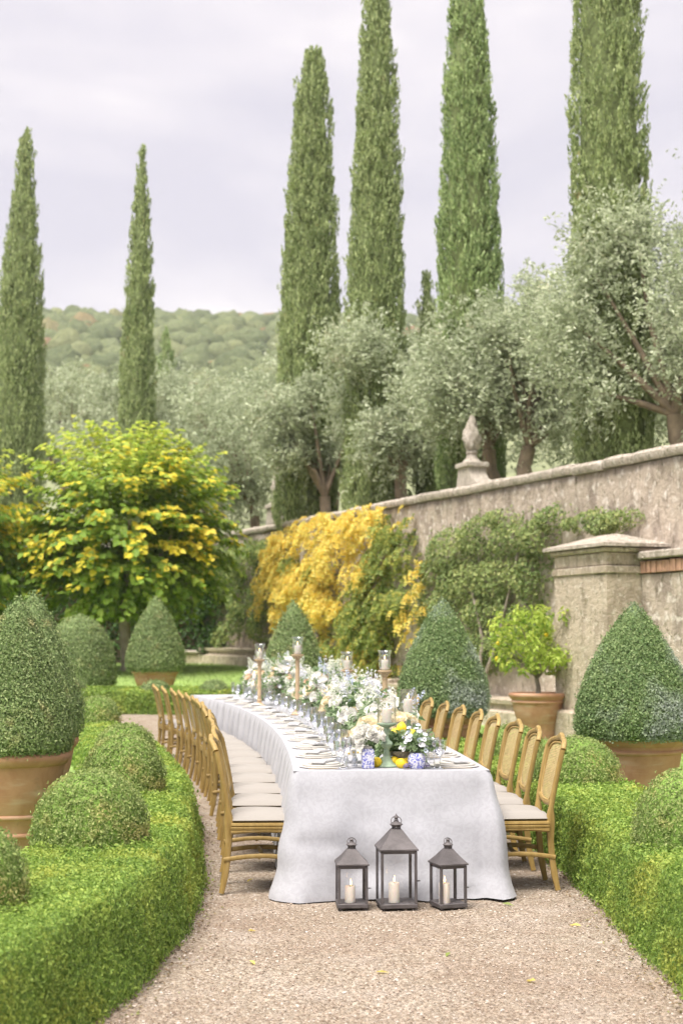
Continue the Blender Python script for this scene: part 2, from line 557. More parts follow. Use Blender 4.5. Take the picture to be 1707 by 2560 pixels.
def pebble():
    m, nt, b, o = new_mat('pebble')
    g = nt.nodes.new('ShaderNodeNewGeometry')
    c = ramp(nt, [(0, (.18, .13, .095)), (.35, (.34, .265, .21)), (.75, (.45, .375, .315)), (.97, (.58, .52, .47))], g.outputs['Random Per Island'])
    nt.links.new(c, b.inputs['Base Color']); b.inputs['Roughness'].default_value = .9
    b.inputs['Specular IOR Level'].default_value = .15
    return m
M['pebble'] = pebble()
M['lawn'] = plain('lawn_turf', (.24, .35, .10), .95, .35, 3., .5, bscale=90)
M['slope'] = plain('hill_soil_grass', (.19, .21, .11), .95, .35, .3, 0)
M['lantern'] = plain('lantern_metal', (.105, .095, .097), .6, .35, 9, .25, metal=.25)
M['wax'] = None
def waxmat():
    m, nt, b, o = new_mat('candle_wax')
    v = coords(nt)
    nt.links.new(ramp(nt, [(.3, (.80, .74, .66)), (.7, (.86, .81, .75))], noise(nt, 14, v)), b.inputs['Base Color'])
    b.inputs['Roughness'].default_value = .5
    b.inputs['Subsurface Weight'].default_value = .35
    b.inputs['Subsurface Radius'].default_value = (.03, .018, .01)
    b.inputs['Subsurface Scale'].default_value = .6
    return m
M['wax'] = waxmat()
def flamemat():
    m, nt, b, o = new_mat('candle_flame')
    nt.nodes.remove(b)
    t = nt.nodes.new('ShaderNodeTexCoord')
    s = N(nt, 'ShaderNodeSeparateXYZ'); nt.links.new(t.outputs['Generated'], s.inputs[0])
    c = ramp(nt, [(0, (1, .42, .10)), (.35, (1, .72, .34)), (1, (1, .45, .12))], s.outputs['Z'])
    e = N(nt, 'ShaderNodeEmission', Strength=4.5)
    nt.links.new(c, e.inputs['Color']); nt.links.new(e.outputs[0], o.inputs['Surface'])
    return m
M['flame'] = flamemat()
M['wick'] = plain('wick', (.03, .025, .02), .9)
M['glass'] = glassmat('clear_glass')
M['pane'] = glassmat('lantern_pane', (.99, .99, .99), refl=.015, rim=.35)
M['crystal'] = glassmat('crystal', (.95, .96, .98), .26, 1.)
M['china'] = plain('ivory_china', (.57, .552, .518), .3, .05, 12, spec=.5)
M['rimchina'] = plain('charger_china', (.53, .517, .495), .35, .1, 14, spec=.5)
M['silver'] = plain('cutlery_gilt', (.70, .52, .24), .25, .1, 10, metal=.9)
M['verdigris'] = plain('verdigris_paint', (.30, .40, .29), .7, .28, 16, .3)
M['bleached'] = plain('bleached_wood', (.50, .37, .235), .65, .18, 12, .25)
M['lemon'] = plain('lemon_skin', (.85, .62, .03), .42, .08, 30, .25, bscale=160)
M['lemonflesh'] = plain('lemon_flesh', (.86, .74, .22), .35, .1, 40)
def petal(name, col):
    hi = tuple(min(.95, c * 1.04) for c in col)
    return leafmat(name, [(0, tuple(c * .93 for c in col)), (1, hi)], trans=.25, big=0., rough=.6)
M['rose_cream'] = petal('petal_cream', (.90, .80, .58))
M['rose_white'] = petal('petal_white', (.92, .91, .86))
M['petal_blue'] = petal('petal_pale_blue', (.66, .72, .88))
M['petal_lilac'] = petal('petal_lilac_white', (.84, .85, .91))
M['plume'] = petal('plume_white_green', (.82, .85, .74))
M['petal_peach'] = petal('petal_peach', (.88, .68, .50))
M['daisy'] = plain('daisy_petal', (.85, .85, .84), .6, .03, 30)
M['thistle'] = plain('thistle_head', (.20, .17, .30), .8, .4, 60)
def bluewhite():
    m, nt, b, o = new_mat('blue_white_china')
    v = coords(nt)
    w = N(nt, 'ShaderNodeTexVoronoi', Scale=38., feature='SMOOTH_F1')
    n2 = N(nt, 'ShaderNodeTexNoise', Scale=26., Detail=3.); nt.links.new(v, n2.inputs['Vector'])
    vm = nt.nodes.new('ShaderNodeMix'); vm.data_type = 'VECTOR'; vm.inputs['Factor'].default_value = .07
    nt.links.new(v, vm.inputs['A']); nt.links.new(n2.outputs['Color'], vm.inputs['B'])
    nt.links.new(vm.outputs['Result'], w.inputs['Vector'])
    f = mrange(nt, noise(nt, 46., v, 3, .6, 1.6), .49, .55)
    c = mixc(nt, f, (.80, .80, .84), (.12, .14, .55))
    c = mixc(nt, mrange(nt, w.outputs['Distance'], .0, .5, .55, 0.), c, (.28, .30, .72))
    nt.links.new(c, b.inputs['Base Color'])
    b.inputs['Roughness'].default_value = .18
    return m
M['bluewhite'] = bluewhite()
# ================================================================ the setting
def g(y):
    t = np.clip((np.asarray(y, float) - 27) / 14, 0, 1)
    return .8 * t * t * (3 - 2 * t)
def gz(y): return float(g(y))
def wallx(y): return 13.46 - .38 * y
WD = Vector((-.3552, .9348, 0))         # along the long wall, away from the camera
WN = Vector((-.9348, -.3552, 0))        # out of the wall, into the garden
def wtop(y): return 4.42 + .0138 * (y - 21)
def grid_sheet(name, xs, ys, zf, mat, kind='structure'):
    X, Y = np.meshgrid(xs, ys)
    V = np.stack([X.ravel(), Y.ravel(), zf(X.ravel(), Y.ravel())], 1)
    n = len(xs)
    F = np.array([(i * n + j, i * n + j + 1, (i + 1) * n + j + 1, (i + 1) * n + j) for i in range(len(ys) - 1) for j in range(n - 1)])
    return tag(link(name, mesh_np(name, V, F, mat, smooth=True)), kind=kind)

def path_z(X, Y):
    P = np.stack([X, Y, 0 * X], 1)
    return g(Y) + .018 * (fnoise(P, 1.3) - .5)
ground_x = np.concatenate([np.linspace(-160, -9, 8), np.linspace(-6, 6, 61), np.linspace(9, 160, 8)])
ground_y = np.concatenate([np.linspace(-60, 3, 6), np.linspace(3.5, 14, 60), np.linspace(15, 45.5, 30)])
grid_sheet('gravel_path', ground_x, ground_y, path_z, M['gravel'])

def terrain_z(X, Y):
    d = np.maximum((X - wallx(Y)) * .935, Y - 46.0)
    d = np.maximum(d, 0)
    z = 4.25 + .13 * np.minimum(d, 60)
    z = z + np.where(d > 60, (np.minimum(d, 470) - 60) * .243, 0) - np.where(d > 470, (d - 470) * .25, 0)
    P = np.stack([X, Y, 0 * X], 1)
    return z + (fnoise(P, .012) - .5) * np.clip((d - 60) * .1, 0, 16) + .25 * (fnoise(P, .3) - .5)
# upper terrace behind the long wall
ys = np.linspace(12, 46.2, 50); us = np.concatenate([np.linspace(0, 20, 22), np.linspace(24, 120, 9)])
U, Y = np.meshgrid(us, ys)
X = wallx(Y) + .32 + U
V = np.stack([X.ravel(), Y.ravel(), terrain_z(X.ravel(), Y.ravel())], 1)
n = len(us)
F = np.array([(i * n + j, i * n + j + 1, (i + 1) * n + j + 1, (i + 1) * n + j) for i in range(len(ys) - 1) for j in range(n - 1)])
tag(link('terrace_ground', mesh_np('terrace_ground', V, F, M['slope'], smooth=True)), kind='structure')
grid_sheet('hillside', np.concatenate([np.linspace(-290, -130, 9), np.linspace(-115, 115, 60), np.linspace(130, 290, 9)]),
           np.concatenate([np.linspace(46.25, 120, 22), np.linspace(130, 560, 50), [600, 670]]), terrain_z, M['slope'])

# ---------------------------------------------------------------- far wood on the hill (one mass)
def forest():
    rs = np.random.RandomState(3)
    n = 3900
    Y = 165 + 380 * rs.rand(n) ** .8
    X = (rs.rand(n) - .5) * .78 * Y - .04 * Y
    Z = terrain_z(X, Y)
    rad = (2.2 + 2.4 * rs.rand(n) ** 1.6) * (.85 + .3 * (Y > 300))
    nu, nv = 9, 5
    a = np.linspace(0, 2 * np.pi, nu, endpoint=False)
    b = np.linspace(-.25, 1.0, nv) * np.pi / 2
    A, B = np.meshgrid(a, b)
    D = np.stack([np.cos(A) * np.cos(B), np.sin(A) * np.cos(B), np.sin(B)], -1).reshape(-1, 3)
    off = rs.rand(n, 1, 3) * 60
    Q = np.broadcast_to(D[None], (n, len(D), 3))
    k = vnoise(Q * 1.5 + off) * .9 + vnoise(Q * 3.6 + off) * .45
    V = np.stack([X, Y, Z], 1)[:, None] + Q * (rad[:, None] * (.42 + .75 * k))[..., None] * np.array([1, 1, .95])
    V[..., 2] += rad[:, None] * .45
    f = np.array([(v * nu + u, v * nu + (u + 1) % nu, (v + 1) * nu + (u + 1) % nu, (v + 1) * nu + u) for v in range(nv - 1) for u in range(nu)])
    F = (np.arange(n)[:, None, None] * len(D) + f[None]).reshape(-1, 4)
    return V.reshape(-1, 3), F
V, F = forest()
tag(link('forest', mesh_np('forest', V, F, M['forest'], smooth=True)), 'mixed woodland with reddening crowns covering the distant hill', kind='stuff')

# ---------------------------------------------------------------- long wall
wall = empty('garden_wall', (wallx(33), 33, 0), 0, 'tall mottled rubble retaining wall running back along the garden', 'wall')
def wall_pt(y, z, o):
    return Vector((wallx(y), y, z)) + WN * o
def wall_local(p): return Vector(p) - Vector((wallx(33), 33, 0))
def wall_body():
    ys = np.linspace(12, 46.3, 230)
    rows = 30
    V = []
    for y in ys:
        for j in range(rows):
            z = -.3 + (wtop(y) + .28) * j / (rows - 1)
            V.append(wall_local(wall_pt(y, z, 0)))
    V = np.array(V)
    off = (fnoise(V, 2.2) - .5) * .10 + (fnoise(V, 6.) - .5) * .05
    V[:, 0] += WN.x * off; V[:, 1] += WN.y * off
    n = rows
    F = [(i * n + j, i * n + j + 1, (i + 1) * n + j + 1, (i + 1) * n + j) for i in range(len(ys) - 1) for j in range(n - 1)]
    # back face + top so that the wall has thickness
    B = np.array([wall_local(wall_pt(y, z, -.55)) for y in ys for z in (-.3, wtop(y) - .03)])
    m = len(V); V = np.concatenate([V, B])
    for i in range(len(ys) - 1):
        F.append((m + 2 * i, m + 2 * i + 2, m + 2 * i + 3, m + 2 * i + 1))
        F.append((i * n + n - 1, m + 2 * i + 1, m + 2 * i + 3, (i + 1) * n + n - 1))
    return V, np.array(F)
V, F = wall_body()
link('wall_face', mesh_np('wall_face', V, F, M['wall'], smooth=True), wall)
rs = random.Random(5)
y = 12.2
while y < 46.2:
    L = rs.uniform(.62, 1.1)
    mb = MB()
    dz = rs.uniform(-.015, .02); o1 = .10 + rs.uniform(-.015, .02)
    rings = []
    for t in (0.006, .12, .5, .88, .994):
        yy = y + L * .9348 * t
        k = .018 if t in (0.006, .994) else 0
        zt = wtop(yy) + dz
        rings.append([wall_local(wall_pt(yy, z, o)) for o, z in ((-.6, zt - .02), (o1 - .03 - k, zt - .02), (o1 - k, zt + .03), (o1 - k, zt + .10 - k), (o1 - .06, zt + .155 - k + rs.uniform(-.008, .008)), (-.25, zt + .19 - k), (-.6, zt + .14 - k))])
    mb.rings(rings)
    mb.build('coping_stone', M['coping'], wall)
    y += L * .9348
# low moulded plinth of separate blocks at the wall's foot
y = 24.4
while y < 45.6:
    L = rs.uniform(.8, 1.3)
    mb = MB(); rings = []
    zz = gz(y)
    j = rs.uniform(-.02, .02)
    for t in (0.008, .06, .94, .992):
        yy = y + L * .9348 * t
        k = .02 if t in (.008, .992) else 0
        rings.append([wall_local(wall_pt(yy, z + zz, o + j)) for o, z in ((-.05, -.2), (.62 - k, -.2), (.62 - k, .30), (.50 - k, .33), (.48 - k, .42), (.56 - k, .45), (.57 - k, .52 - k), (-.05, .54 - k))])
    mb.rings(rings)
    mb.build('plinth_stone', M['stone'], wall)
    y += L * .9348

# back wall closing the garden behind the lime trees
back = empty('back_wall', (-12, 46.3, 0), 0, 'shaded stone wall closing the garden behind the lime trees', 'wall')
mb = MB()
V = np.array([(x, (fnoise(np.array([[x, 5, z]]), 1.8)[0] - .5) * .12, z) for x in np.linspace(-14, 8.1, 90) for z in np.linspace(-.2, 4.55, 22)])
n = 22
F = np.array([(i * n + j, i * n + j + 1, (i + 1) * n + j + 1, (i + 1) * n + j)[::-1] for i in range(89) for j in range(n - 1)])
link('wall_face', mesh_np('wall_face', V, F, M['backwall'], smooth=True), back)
x = -14.0
while x < 8.0:
    L = rs.uniform(.7, 1.1)
    m2 = MB(); m2.box(x + .006, x + L - .006, -.10, .6, 4.55 + rs.uniform(-.01, .01), 4.72, .02)
    m2.build('coping_stone', M['coping'], back)
    x += L
for (xa, L, h) in ((3.3, 1.35, .34), (5.1, 1.6, .36), (6.85, .8, .34)):
    m2 = MB(); m2.box(xa, xa + L, -.75, -.12, .55, .8 + h, .03); m2.build('bench_stone', M['stone'], back)
    m2 = MB(); m2.box(xa - .05, xa + L + .05, -.82, -.1, .8 + h + .004, .8 + h + .1, .03); m2.build('bench_slab', M['coping'], back)

# ---------------------------------------------------------------- pier and low wall before the long wall
pier = empty('gate_pier', (wallx(22.95), 22.95, 0), math.atan2(WD.y, WD.x), 'stout stone pier with sloping slab cap before the long wall', 'pier')
# local x = along the wall (away), local y = to the left of that = out into the garden (o)
def rough_box(x0, x1, y0, y1, z0, z1, step=.12, amp=.035, seed=0):
    faces = []
    def face(fn, ua, ub, va, vb):
        nu = max(2, int((ub - ua) / step)); nv = max(2, int((vb - va) / step))
        U, W_ = np.meshgrid(np.linspace(ua, ub, nu + 1), np.linspace(va, vb, nv + 1))
        V = fn(U.ravel(), W_.ravel())
        n = nu + 1
        F = np.array([(i * n + j, i * n + j + 1, (i + 1) * n + j + 1, (i + 1) * n + j) for i in range(nv) for j in range(nu)])
        faces.append((V, F))
    o = np.ones
    face(lambda u, v: np.stack([u, y1 * o(u.shape), v], 1), x0, x1, z0, z1)
    face(lambda u, v: np.stack([u, y0 * o(u.shape), v], 1), x0, x1, z0, z1)
    face(lambda u, v: np.stack([x0 * o(u.shape), u, v], 1), y0, y1, z0, z1)
    face(lambda u, v: np.stack([x1 * o(u.shape), u, v], 1), y0, y1, z0, z1)
    face(lambda u, v: np.stack([u, v, z1 * o(u.shape)], 1), x0, x1, y0, y1)
    V, F = merge(*faces)
    c = np.array([(x0 + x1) / 2, (y0 + y1) / 2, (z0 + z1) / 2])
    k = (fnoise(V, 3.1, seed) - .5) * 2 * amp + (fnoise(V, 9., seed) - .5) * amp
    V = V + nrm(V - c) * k[:, None]
    return V, F
V, F = rough_box(-.8, .8, .1, 1.07, -.1, 2.62)
link('shaft', mesh_np('shaft', V, F, M['stone'], smooth=True), pier)
for a, b2, zz, hh, nm in ((.03, .03, 2.62, .12, 'cornice'), (.0, .0, 2.745, .2, 'frieze'), (.05, .05, 2.95, .07, 'cornice')):
    mb = MB(); mb.box(-.8 - a, .8 + a, .1, 1.07 + b2, zz, zz + hh, .015); mb.build(nm, M['stone'], pier)
mb = MB()
cz = 3.03
mb.add([(-.95, .02, cz), (.95, .02, cz), (.95, 1.2, cz), (-.95, 1.2, cz), (-.95, .02, cz + .05), (.95, .02, cz + .05), (.95, 1.2, cz + .05), (-.95, 1.2, cz + .05), (-.3, .55, cz + .24), (.3, .55, cz + .24)],
       [(3, 2, 1, 0), (0, 1, 5, 4), (1, 2, 6, 5), (2, 3, 7, 6), (3, 0, 4, 7), (4, 5, 9, 8), (6, 7, 8, 9), (5, 6, 9), (7, 4, 8)])
mb.build('cap', M['coping'], pier, smooth=False)
mb = MB(); mb.box(-.95, .9, .1, 1.2, -.15, .5, .04); mb.build('plinth', M['stone'], pier)

low = empty('parapet_wall', (wallx(22.95), 22.95, 0), math.atan2(WD.y, WD.x), 'lower plastered wall with a brick band beside the stone pier', 'wall')
V, F = rough_box(-9.5, -.82, .12, .46, -.1, 2.60, .14, .03, 4)
link('wall_face', mesh_np('wall_face', V, F, M['wall'], smooth=True), low)
x = -.84
while x > -5.6:                          # soldier-course bricks
    w = rs.uniform(.065, .08)
    mb = MB(); mb.box(x - w + .006, x - .006, .1, .50 + rs.uniform(-.006, .012), 2.62, 2.80 + rs.uniform(-.006, .008), .006)
    mb.build('brick', M['brick'], low)
    x -= w
for k in range(7):
    mb = MB(); mb.box(-.86 - (k + 1) * .9, -.87 - k * .9, .1, .56 + rs.uniform(-.01, .01), 2.83, 2.95, .02); mb.build('coping_stone', M['coping'], low)
    mb = MB(); mb.box(-.86 - (k + 1) * .9, -.87 - k * .9, .1, .62 + rs.uniform(-.01, .01), -.1, .42, .03); mb.build('plinth_stone', M['stone'], low)

# ---------------------------------------------------------------- carved finials on the wall
def finial(y, label, tall, seed):
    base = wall_pt(y, wtop(y) + .17, -.18)
    e = empty('stone_finial', base, math.atan2(WD.y, WD.x), label, 'finial', 'stone finials on the long wall')
    # scrolled pedestal sweeping down to the coping
    mb = MB()
    pr = [(-.72, 0), (-.60, .10), (-.42, .18), (-.32, .30), (-.29, .46), (.29, .46), (.32, .30), (.36, .16), (.40, 0)]
    for yy in (0,):
        a = [(x, -.24, z) for x, z in pr]; b = [(x, .24, z) for x, z in pr]
        mb.rings([a, b])
    mb.build('pedestal', M['statue'], e, ang=50)
    mb = MB(); mb.box(-.36, .36, -.3, .3, .463, .59, .02); mb.build('plinth_block', M['statue'], e)
    mb = MB(); mb.lathe([(.25, .593), (.20, .66), (.145, .72), (.125, .80), (.15, .835), (.155, .87), (.12, .90)], 20); mb.build('stem', M['statue'], e)
    # flame / fruit body, twisted lobes
    mb = MB(); rings = []
    prof = [(.11, 0), (.16, .05), (.20, .16), (.22, .30), (.20, .44), (.16, .56), (.12, .68), (.10, .78), (.05, .88), (.01, .93)] if not tall else \
           [(.10, 0), (.15, .08), (.17, .22), (.13, .34), (.15, .46), (.12, .58), (.07, .64), (.10, .72), (.09, .80), (.03, .86)]
    n = 40
    for r, z in prof:
        ring = []
        for j in range(n):
            a = 2 * math.pi * j / n
            rr = r * (.92 + .26 * math.sin(3 * a + z * 9 + seed) + .10 * math.sin(8 * a - z * 15))
            ring.append((rr * math.cos(a), rr * math.sin(a), .903 + z))
        rings.append(ring)
    mb.rings(rings); mb.build('carved_flame' if not tall else 'carved_figure', M['statue'], e, ang=60)
    return e
fin1 = finial(28.9, 'stone pedestal with carved flame finial beside the olive trunks', False, 0)
fin2 = finial(40.7, 'slimmer stone finial on the wall beside the lime tree', True, 2)
fin1.scale = (.82, .82, .80); fin2.scale = (.9, .9, .95)

# ---------------------------------------------------------------- lawns
def clip_sheet(name, poly_l, poly_r, y0, y1, dy, nx=18):
    """sheet between two x(y) functions"""
    ys = np.arange(y0, y1 + .01, dy)
    V = []
    for y in ys:
        a, b = poly_l(y), poly_r(y)
        for t in np.linspace(0, 1, nx):
            V.append((a + (b - a) * t, y, 0))
    V = np.array(V)
    V[:, 2] = g(V[:, 1]) + .022 + .01 * fnoise(V, 1.1)
    F = np.array([(i * nx + j, i * nx + j + 1, (i + 1) * nx + j + 1, (i + 1) * nx + j) for i in range(len(ys) - 1) for j in range(nx - 1)])
    return tag(link(name, mesh_np(name, V, F, M['lawn'], smooth=True)), kind='structure')

HL = np.array([(-1.8, 3.2), (-1.52, 4.4), (-1.25, 5.74), (-1.10, 6.5), (-1.0, 7.3), (-.965, 8.1), (-.965, 8.8), (-1.0, 9.5), (-1.15, 10.91), (-1.327, 12.52), (-1.891, 15.61), (-2.5, 18.2), (-3.0, 19.9), (-3.35, 20.6), (-3.9, 20.95), (-5., 21.05), (-9.5, 21.05)])
HR = np.array([(1.66, 3.0), (1.64, 5.), (1.63, 7.0), (1.625, 9.2), (1.58, 10.6), (1.48, 12.3), (1.30, 14.3), (1.0, 16.8), (.55, 19.8), (.0, 22.6), (-.6, 25.2)])
def hlx(y): return np.interp(y, HL[:13, 1], HL[:13, 0])
def hrx(y): return np.interp(y, HR[:, 1], HR[:, 0])
clip_sheet('lawn', lambda y: -14, lambda y: hlx(y) - .45, 3, 20.3, .6)
clip_sheet('lawn', lambda y: hrx(y) + .4, lambda y: wallx(y) - .2, 3, 25.2, .6)
clip_sheet('lawn', lambda y: np.interp(y, [25.2, 29.8], [-.2, -.9]), lambda y: wallx(y) - .2, 25.2, 29.8, .6)
clip_sheet('lawn', lambda y: -20, lambda y: wallx(y) - .2, 29.8, 46, .6, 40)

def grass(n, region, rs, h=.045):
    P = region(n)
    P[:, 2] = g(P[:, 1]) + .025
    n = len(P)
    a = rs.rand(n) * 2 * np.pi
    w = .004 + .004 * rs.rand(n)
    hh = h * (.5 + rs.rand(n))
    d = np.stack([np.cos(a), np.sin(a), 0 * a], 1)
    lean = rs.randn(n, 3) * .4; lean[:, 2] = 1
    V = np.stack([P - d * w[:, None], P + d * w[:, None], P + lean * hh[:, None]], 1).reshape(-1, 3)
    return V, np.arange(3 * n).reshape(n, 3)
rs_ = np.random.RandomState(21)
def reg_right(n):
    y = 11 + 15 * rs_.rand(n) ** 1.0
    x0 = hrx(y) + .8; x1 = wallx(y) - .7
    return np.stack([x0 + (x1 - x0) * rs_.rand(n) ** 1.3, y, 0 * y], 1)
def reg_far(n):
    y = 30.6 + 13 * rs_.rand(n); x = -9 + 9.5 * rs_.rand(n)
    return np.stack([x, y, 0 * y], 1)[x < wallx(y) - .8]
def reg_left(n):
    y = 9 + 11 * rs_.rand(n)
    return np.stack([hlx(y) - 1. - 2.2 * rs_.rand(n), y, 0 * y], 1)
V, F = merge(grass(30000, reg_right, rs_), grass(18000, reg_far, rs_, .07), grass(8000, reg_left, rs_))
tag(link('grass', mesh_np('grass', V, F, M['grass'])), 'short mown grass around the clay pots', kind='stuff')

# ---------------------------------------------------------------- gravel stones lying loose on the path
def pebbles(n):
    rs = np.random.RandomState(9)
    y = 5.6 + 7.5 * rs.rand(n) ** 1.5
    x0 = hlx(y) - .1; x1 = hrx(y) + .1
    x = x0 + (x1 - x0) * rs.rand(n)
    P = np.stack([x, y, path_z(x, y)], 1)
    r = (.0040 + .0055 * rs.rand(n) ** 3) * (1 + .0 * y)
    O = np.array([(1, 0, 0), (-1, 0, 0), (0, 1, 0), (0, -1, 0), (0, 0, .6), (0, 0, -.6)])
    q = rs.randn(n, 6, 3) * .18
    a = rs.rand(n) * 6.28
    ca, sa = np.cos(a)[:, None], np.sin(a)[:, None]
    B = O[None] * (.75 + .5 * rs.rand(n, 1, 3)) + q
    X = B[..., 0] * ca - B[..., 1] * sa; Y = B[..., 0] * sa + B[..., 1] * ca
    V = P[:, None] + np.stack([X, Y, B[..., 2] + .35], -1) * r[:, None, None]
    f = np.array([(0, 2, 4), (2, 1, 4), (1, 3, 4), (3, 0, 4)])
    F = (np.arange(n)[:, None, None] * 6 + f[None]).reshape(-1, 3)
    return V.reshape(-1, 3), F
V, F = pebbles(22000)
tag(link('loose_gravel', mesh_np('loose_gravel', V, F, M['pebble'])), 'loose pale pinkish gravel stones spread over the path', kind='stuff')
# brown litter caught along the foot of the hedges
def litter(n):
    rs = np.random.RandomState(19)
    y = 5.6 + 12 * rs.rand(n) ** 1.4
    left = rs.rand(n) < .55
    off = np.abs(rs.randn(n)) * .09
    x = np.where(left, hlx(y) + .06 + off, hrx(y) - .03 - off)
    P = np.stack([x, y, path_z(x, y) + .006], 1)
    return leaves(P, np.tile([0, 0, 1.], (n, 1)), .022, .011, rs, .35)
V, F = litter(2600)
tag(link('leaf_litter', mesh_np('leaf_litter', V, F, M['litter'])), 'dry brown clippings caught along the foot of the hedges', kind='stuff')
# a few fallen leaves
WHL = ['under the chair nearest the lanterns, away from the wall', 'near the box hedge before the large pot', 'farthest toward the wall-side hedge', 'before the tallest lantern', 'in the middle of the open path', 'on the open path toward the wall side', 'close to the curving hedge', 'beside the tablecloth corner']
rsl = np.random.RandomState(2)
for k, (x, y, kind) in enumerate(((-.62, 9.9, 0), (-.5, 8.2, 0), (1.33, 8.35, 0), (.55, 7.6, 1), (.2, 7.2, 0), (.9, 7.0, 0), (-.45, 7.4, 0), (1.02, 9.0, 1))):
    V, F = leaves(np.array([[0, 0, .008]]), np.array([[0, 0, 1.]]), .07, .035, rsl, jit=.15, bend=.12)
    o = link('fallen_leaf', mesh_np('fallen_leaf', V, F, M['wist_yellow' if not kind else 'wist_green']), None, (x, y, float(path_z(np.array([x]), np.array([y]))[0])))
    tag(o, ['curled dry leaf on gravel ', 'small green leaf on gravel '][kind] + WHL[k], 'leaf', 'fallen leaves on the gravel')

# ---------------------------------------------------------------- clipped box: hedges
def hedge(name, face, side, hw, H, label, dens, size, batter=.08, mat='hedge', ylo=-9):
    """face = polyline of the path-side face; the body lies to `side` of it"""
    P = np.asarray(face, float)
    seg = np.linalg.norm(np.diff(P, axis=0), axis=1)
    s = np.concatenate([[0], np.cumsum(seg)])
    m = int(s[-1] / .09)
    t = np.linspace(0, s[-1], m)
    # smooth the polyline
    X = np.interp(t, s, P[:, 0]); Y = np.interp(t, s, P[:, 1])
    k = 9; ker = np.ones(k) / k
    X = np.convolve(np.pad(X, k // 2, mode='reflect', reflect_type='odd'), ker, 'valid'); Y = np.convolve(np.pad(Y, k // 2, mode='reflect', reflect_type='odd'), ker, 'valid')
    C = np.stack([X, Y], 1)
    T = nrm(np.gradient(C, axis=0))
    Nn = np.stack([-T[:, 1], T[:, 0]], 1) * side      # from the path face into the hedge
    # cross-section: (offset inward, z, normal offset, normal z)
    W = hw * 2
    sec = []
    for f in np.linspace(0, 1, 7): sec.append((-batter * (1 - f), .0 + (H - .05) * f, -1, .05))
    sec.append((.015, H - .018, -.7, .7)); sec.append((.05, H, 0, 1))
    for f in np.linspace(.14, .86, 6): sec.append((W * f, H, 0, 1))
    sec.append((W - .05, H, 0, 1)); sec.append((W - .015, H - .018, .7, .7))
    for f in np.linspace(1, 0, 5): sec.append((W + .03 * (1 - f), (H - .05) * f, 1, .05))
    sec = np.array(sec); q = len(sec)
    G = np.zeros((m, q, 3)); GN = np.zeros((m, q, 3))
    G[..., :2] = C[:, None] + Nn[:, None] * sec[None, :, 0:1]
    G[..., 2] = sec[None, :, 1]
    GN[..., :2] = Nn[:, None] * sec[None, :, 2:3]; GN[..., 2] = sec[None, :, 3]
    G2 = G.reshape(-1, 3); GN2 = nrm(GN.reshape(-1, 3))
    upw = np.clip(GN2[:, 2], 0, 1)
    lump = ((fnoise(G2, 2.6) - .5) * .06 + (fnoise(G2, 9.) - .5) * .06) * (1 - .7 * upw)
    Gs = G2 + GN2 * lump[:, None]
    core = Gs - GN2 * .02
    core[:, 2] += g(core[:, 1])
    F = np.array([(i * q + j, (i + 1) * q + j, (i + 1) * q + j + 1, i * q + j + 1) for i in range(m - 1) for j in range(q - 1)])
    caps = [tuple(range(q - 1, -1, -1)), tuple((m - 1) * q + j for j in range(q))]
    # leaf points on the grid cells
    rs = np.random.RandomState(len(label))
    A = Gs.reshape(m, q, 3)
    a, b, c = A[:-1, :-1], A[1:, :-1], A[:-1, 1:]
    area = np.linalg.norm(np.cross(b - a, c - a), axis=-1).ravel()
    yc = a[..., 1].ravel()
    jj = np.tile(np.arange(q - 1), m - 1)
    w = area * dens(yc) * np.where(jj > 15, .35, 1.) * np.where(yc < 4.6, .12, 1.)
    tot = int(w.sum())
    idx = rs.choice(len(w), tot, p=w / w.sum())
    i, j = idx // (q - 1), idx % (q - 1)
    u, v = rs.rand(tot, 1), rs.rand(tot, 1)
    Pt = A[i, j] * (1 - u) * (1 - v) + A[i + 1, j] * u * (1 - v) + A[i, j + 1] * (1 - u) * v + A[i + 1, j + 1] * u * v
    Nt = GN2.reshape(m, q, 3)[i, j]
    # end caps get leaves as well
    Pe, Ne = [], []
    for e_, sg in ((0, -1), (m - 1, 1)):
        ne = int(W * H * dens(np.array([C[e_, 1]]))[0])
        uu, vv = rs.rand(ne), rs.rand(ne)
        p = np.zeros((ne, 3)); p[:, :2] = C[e_] + Nn[e_] * (uu * W)[:, None]; p[:, 2] = vv * H
        Pe.append(p); Ne.append(np.tile([T[e_, 0] * sg, T[e_, 1] * sg, 0], (ne, 1)))
    Pt = np.concatenate([Pt] + Pe); Nt = np.concatenate([Nt] + Ne)
    sz = size(Pt[:, 1])
    Pt = Pt + nrm(Nt) * (rs.rand(len(Pt), 1) ** 2 * .045 - .015) * (1 + (rs.rand(len(Pt), 1) < .04) * 1.2)
    Pt[:, 2] += g(Pt[:, 1])
    LV, LF = leaves(Pt, Nt, sz, sz * .55, rs, jit=.5)
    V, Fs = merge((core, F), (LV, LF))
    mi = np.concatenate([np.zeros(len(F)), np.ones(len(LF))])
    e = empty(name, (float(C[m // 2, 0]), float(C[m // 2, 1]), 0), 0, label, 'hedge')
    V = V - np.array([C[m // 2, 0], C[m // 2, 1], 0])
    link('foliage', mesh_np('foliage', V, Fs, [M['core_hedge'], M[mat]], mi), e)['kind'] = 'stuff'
    return e
near_dens = lambda y: np.clip(6000 * (8. / np.maximum(y, 5.6)) ** 1.7, 800, 11000)
near_size = lambda y: np.clip(.024 * (np.maximum(y, 5) / 8.) ** .8, .019, .075)
hedge('box_hedge', HL, 1, .41, .46, 'low curving box hedge edging the path beside the largest clay pot', near_dens, near_size, .10)
hedge('box_hedge', HR, -1, .43, .46, 'low box hedge running behind the chairs on the wall side', near_dens, near_size, .06)
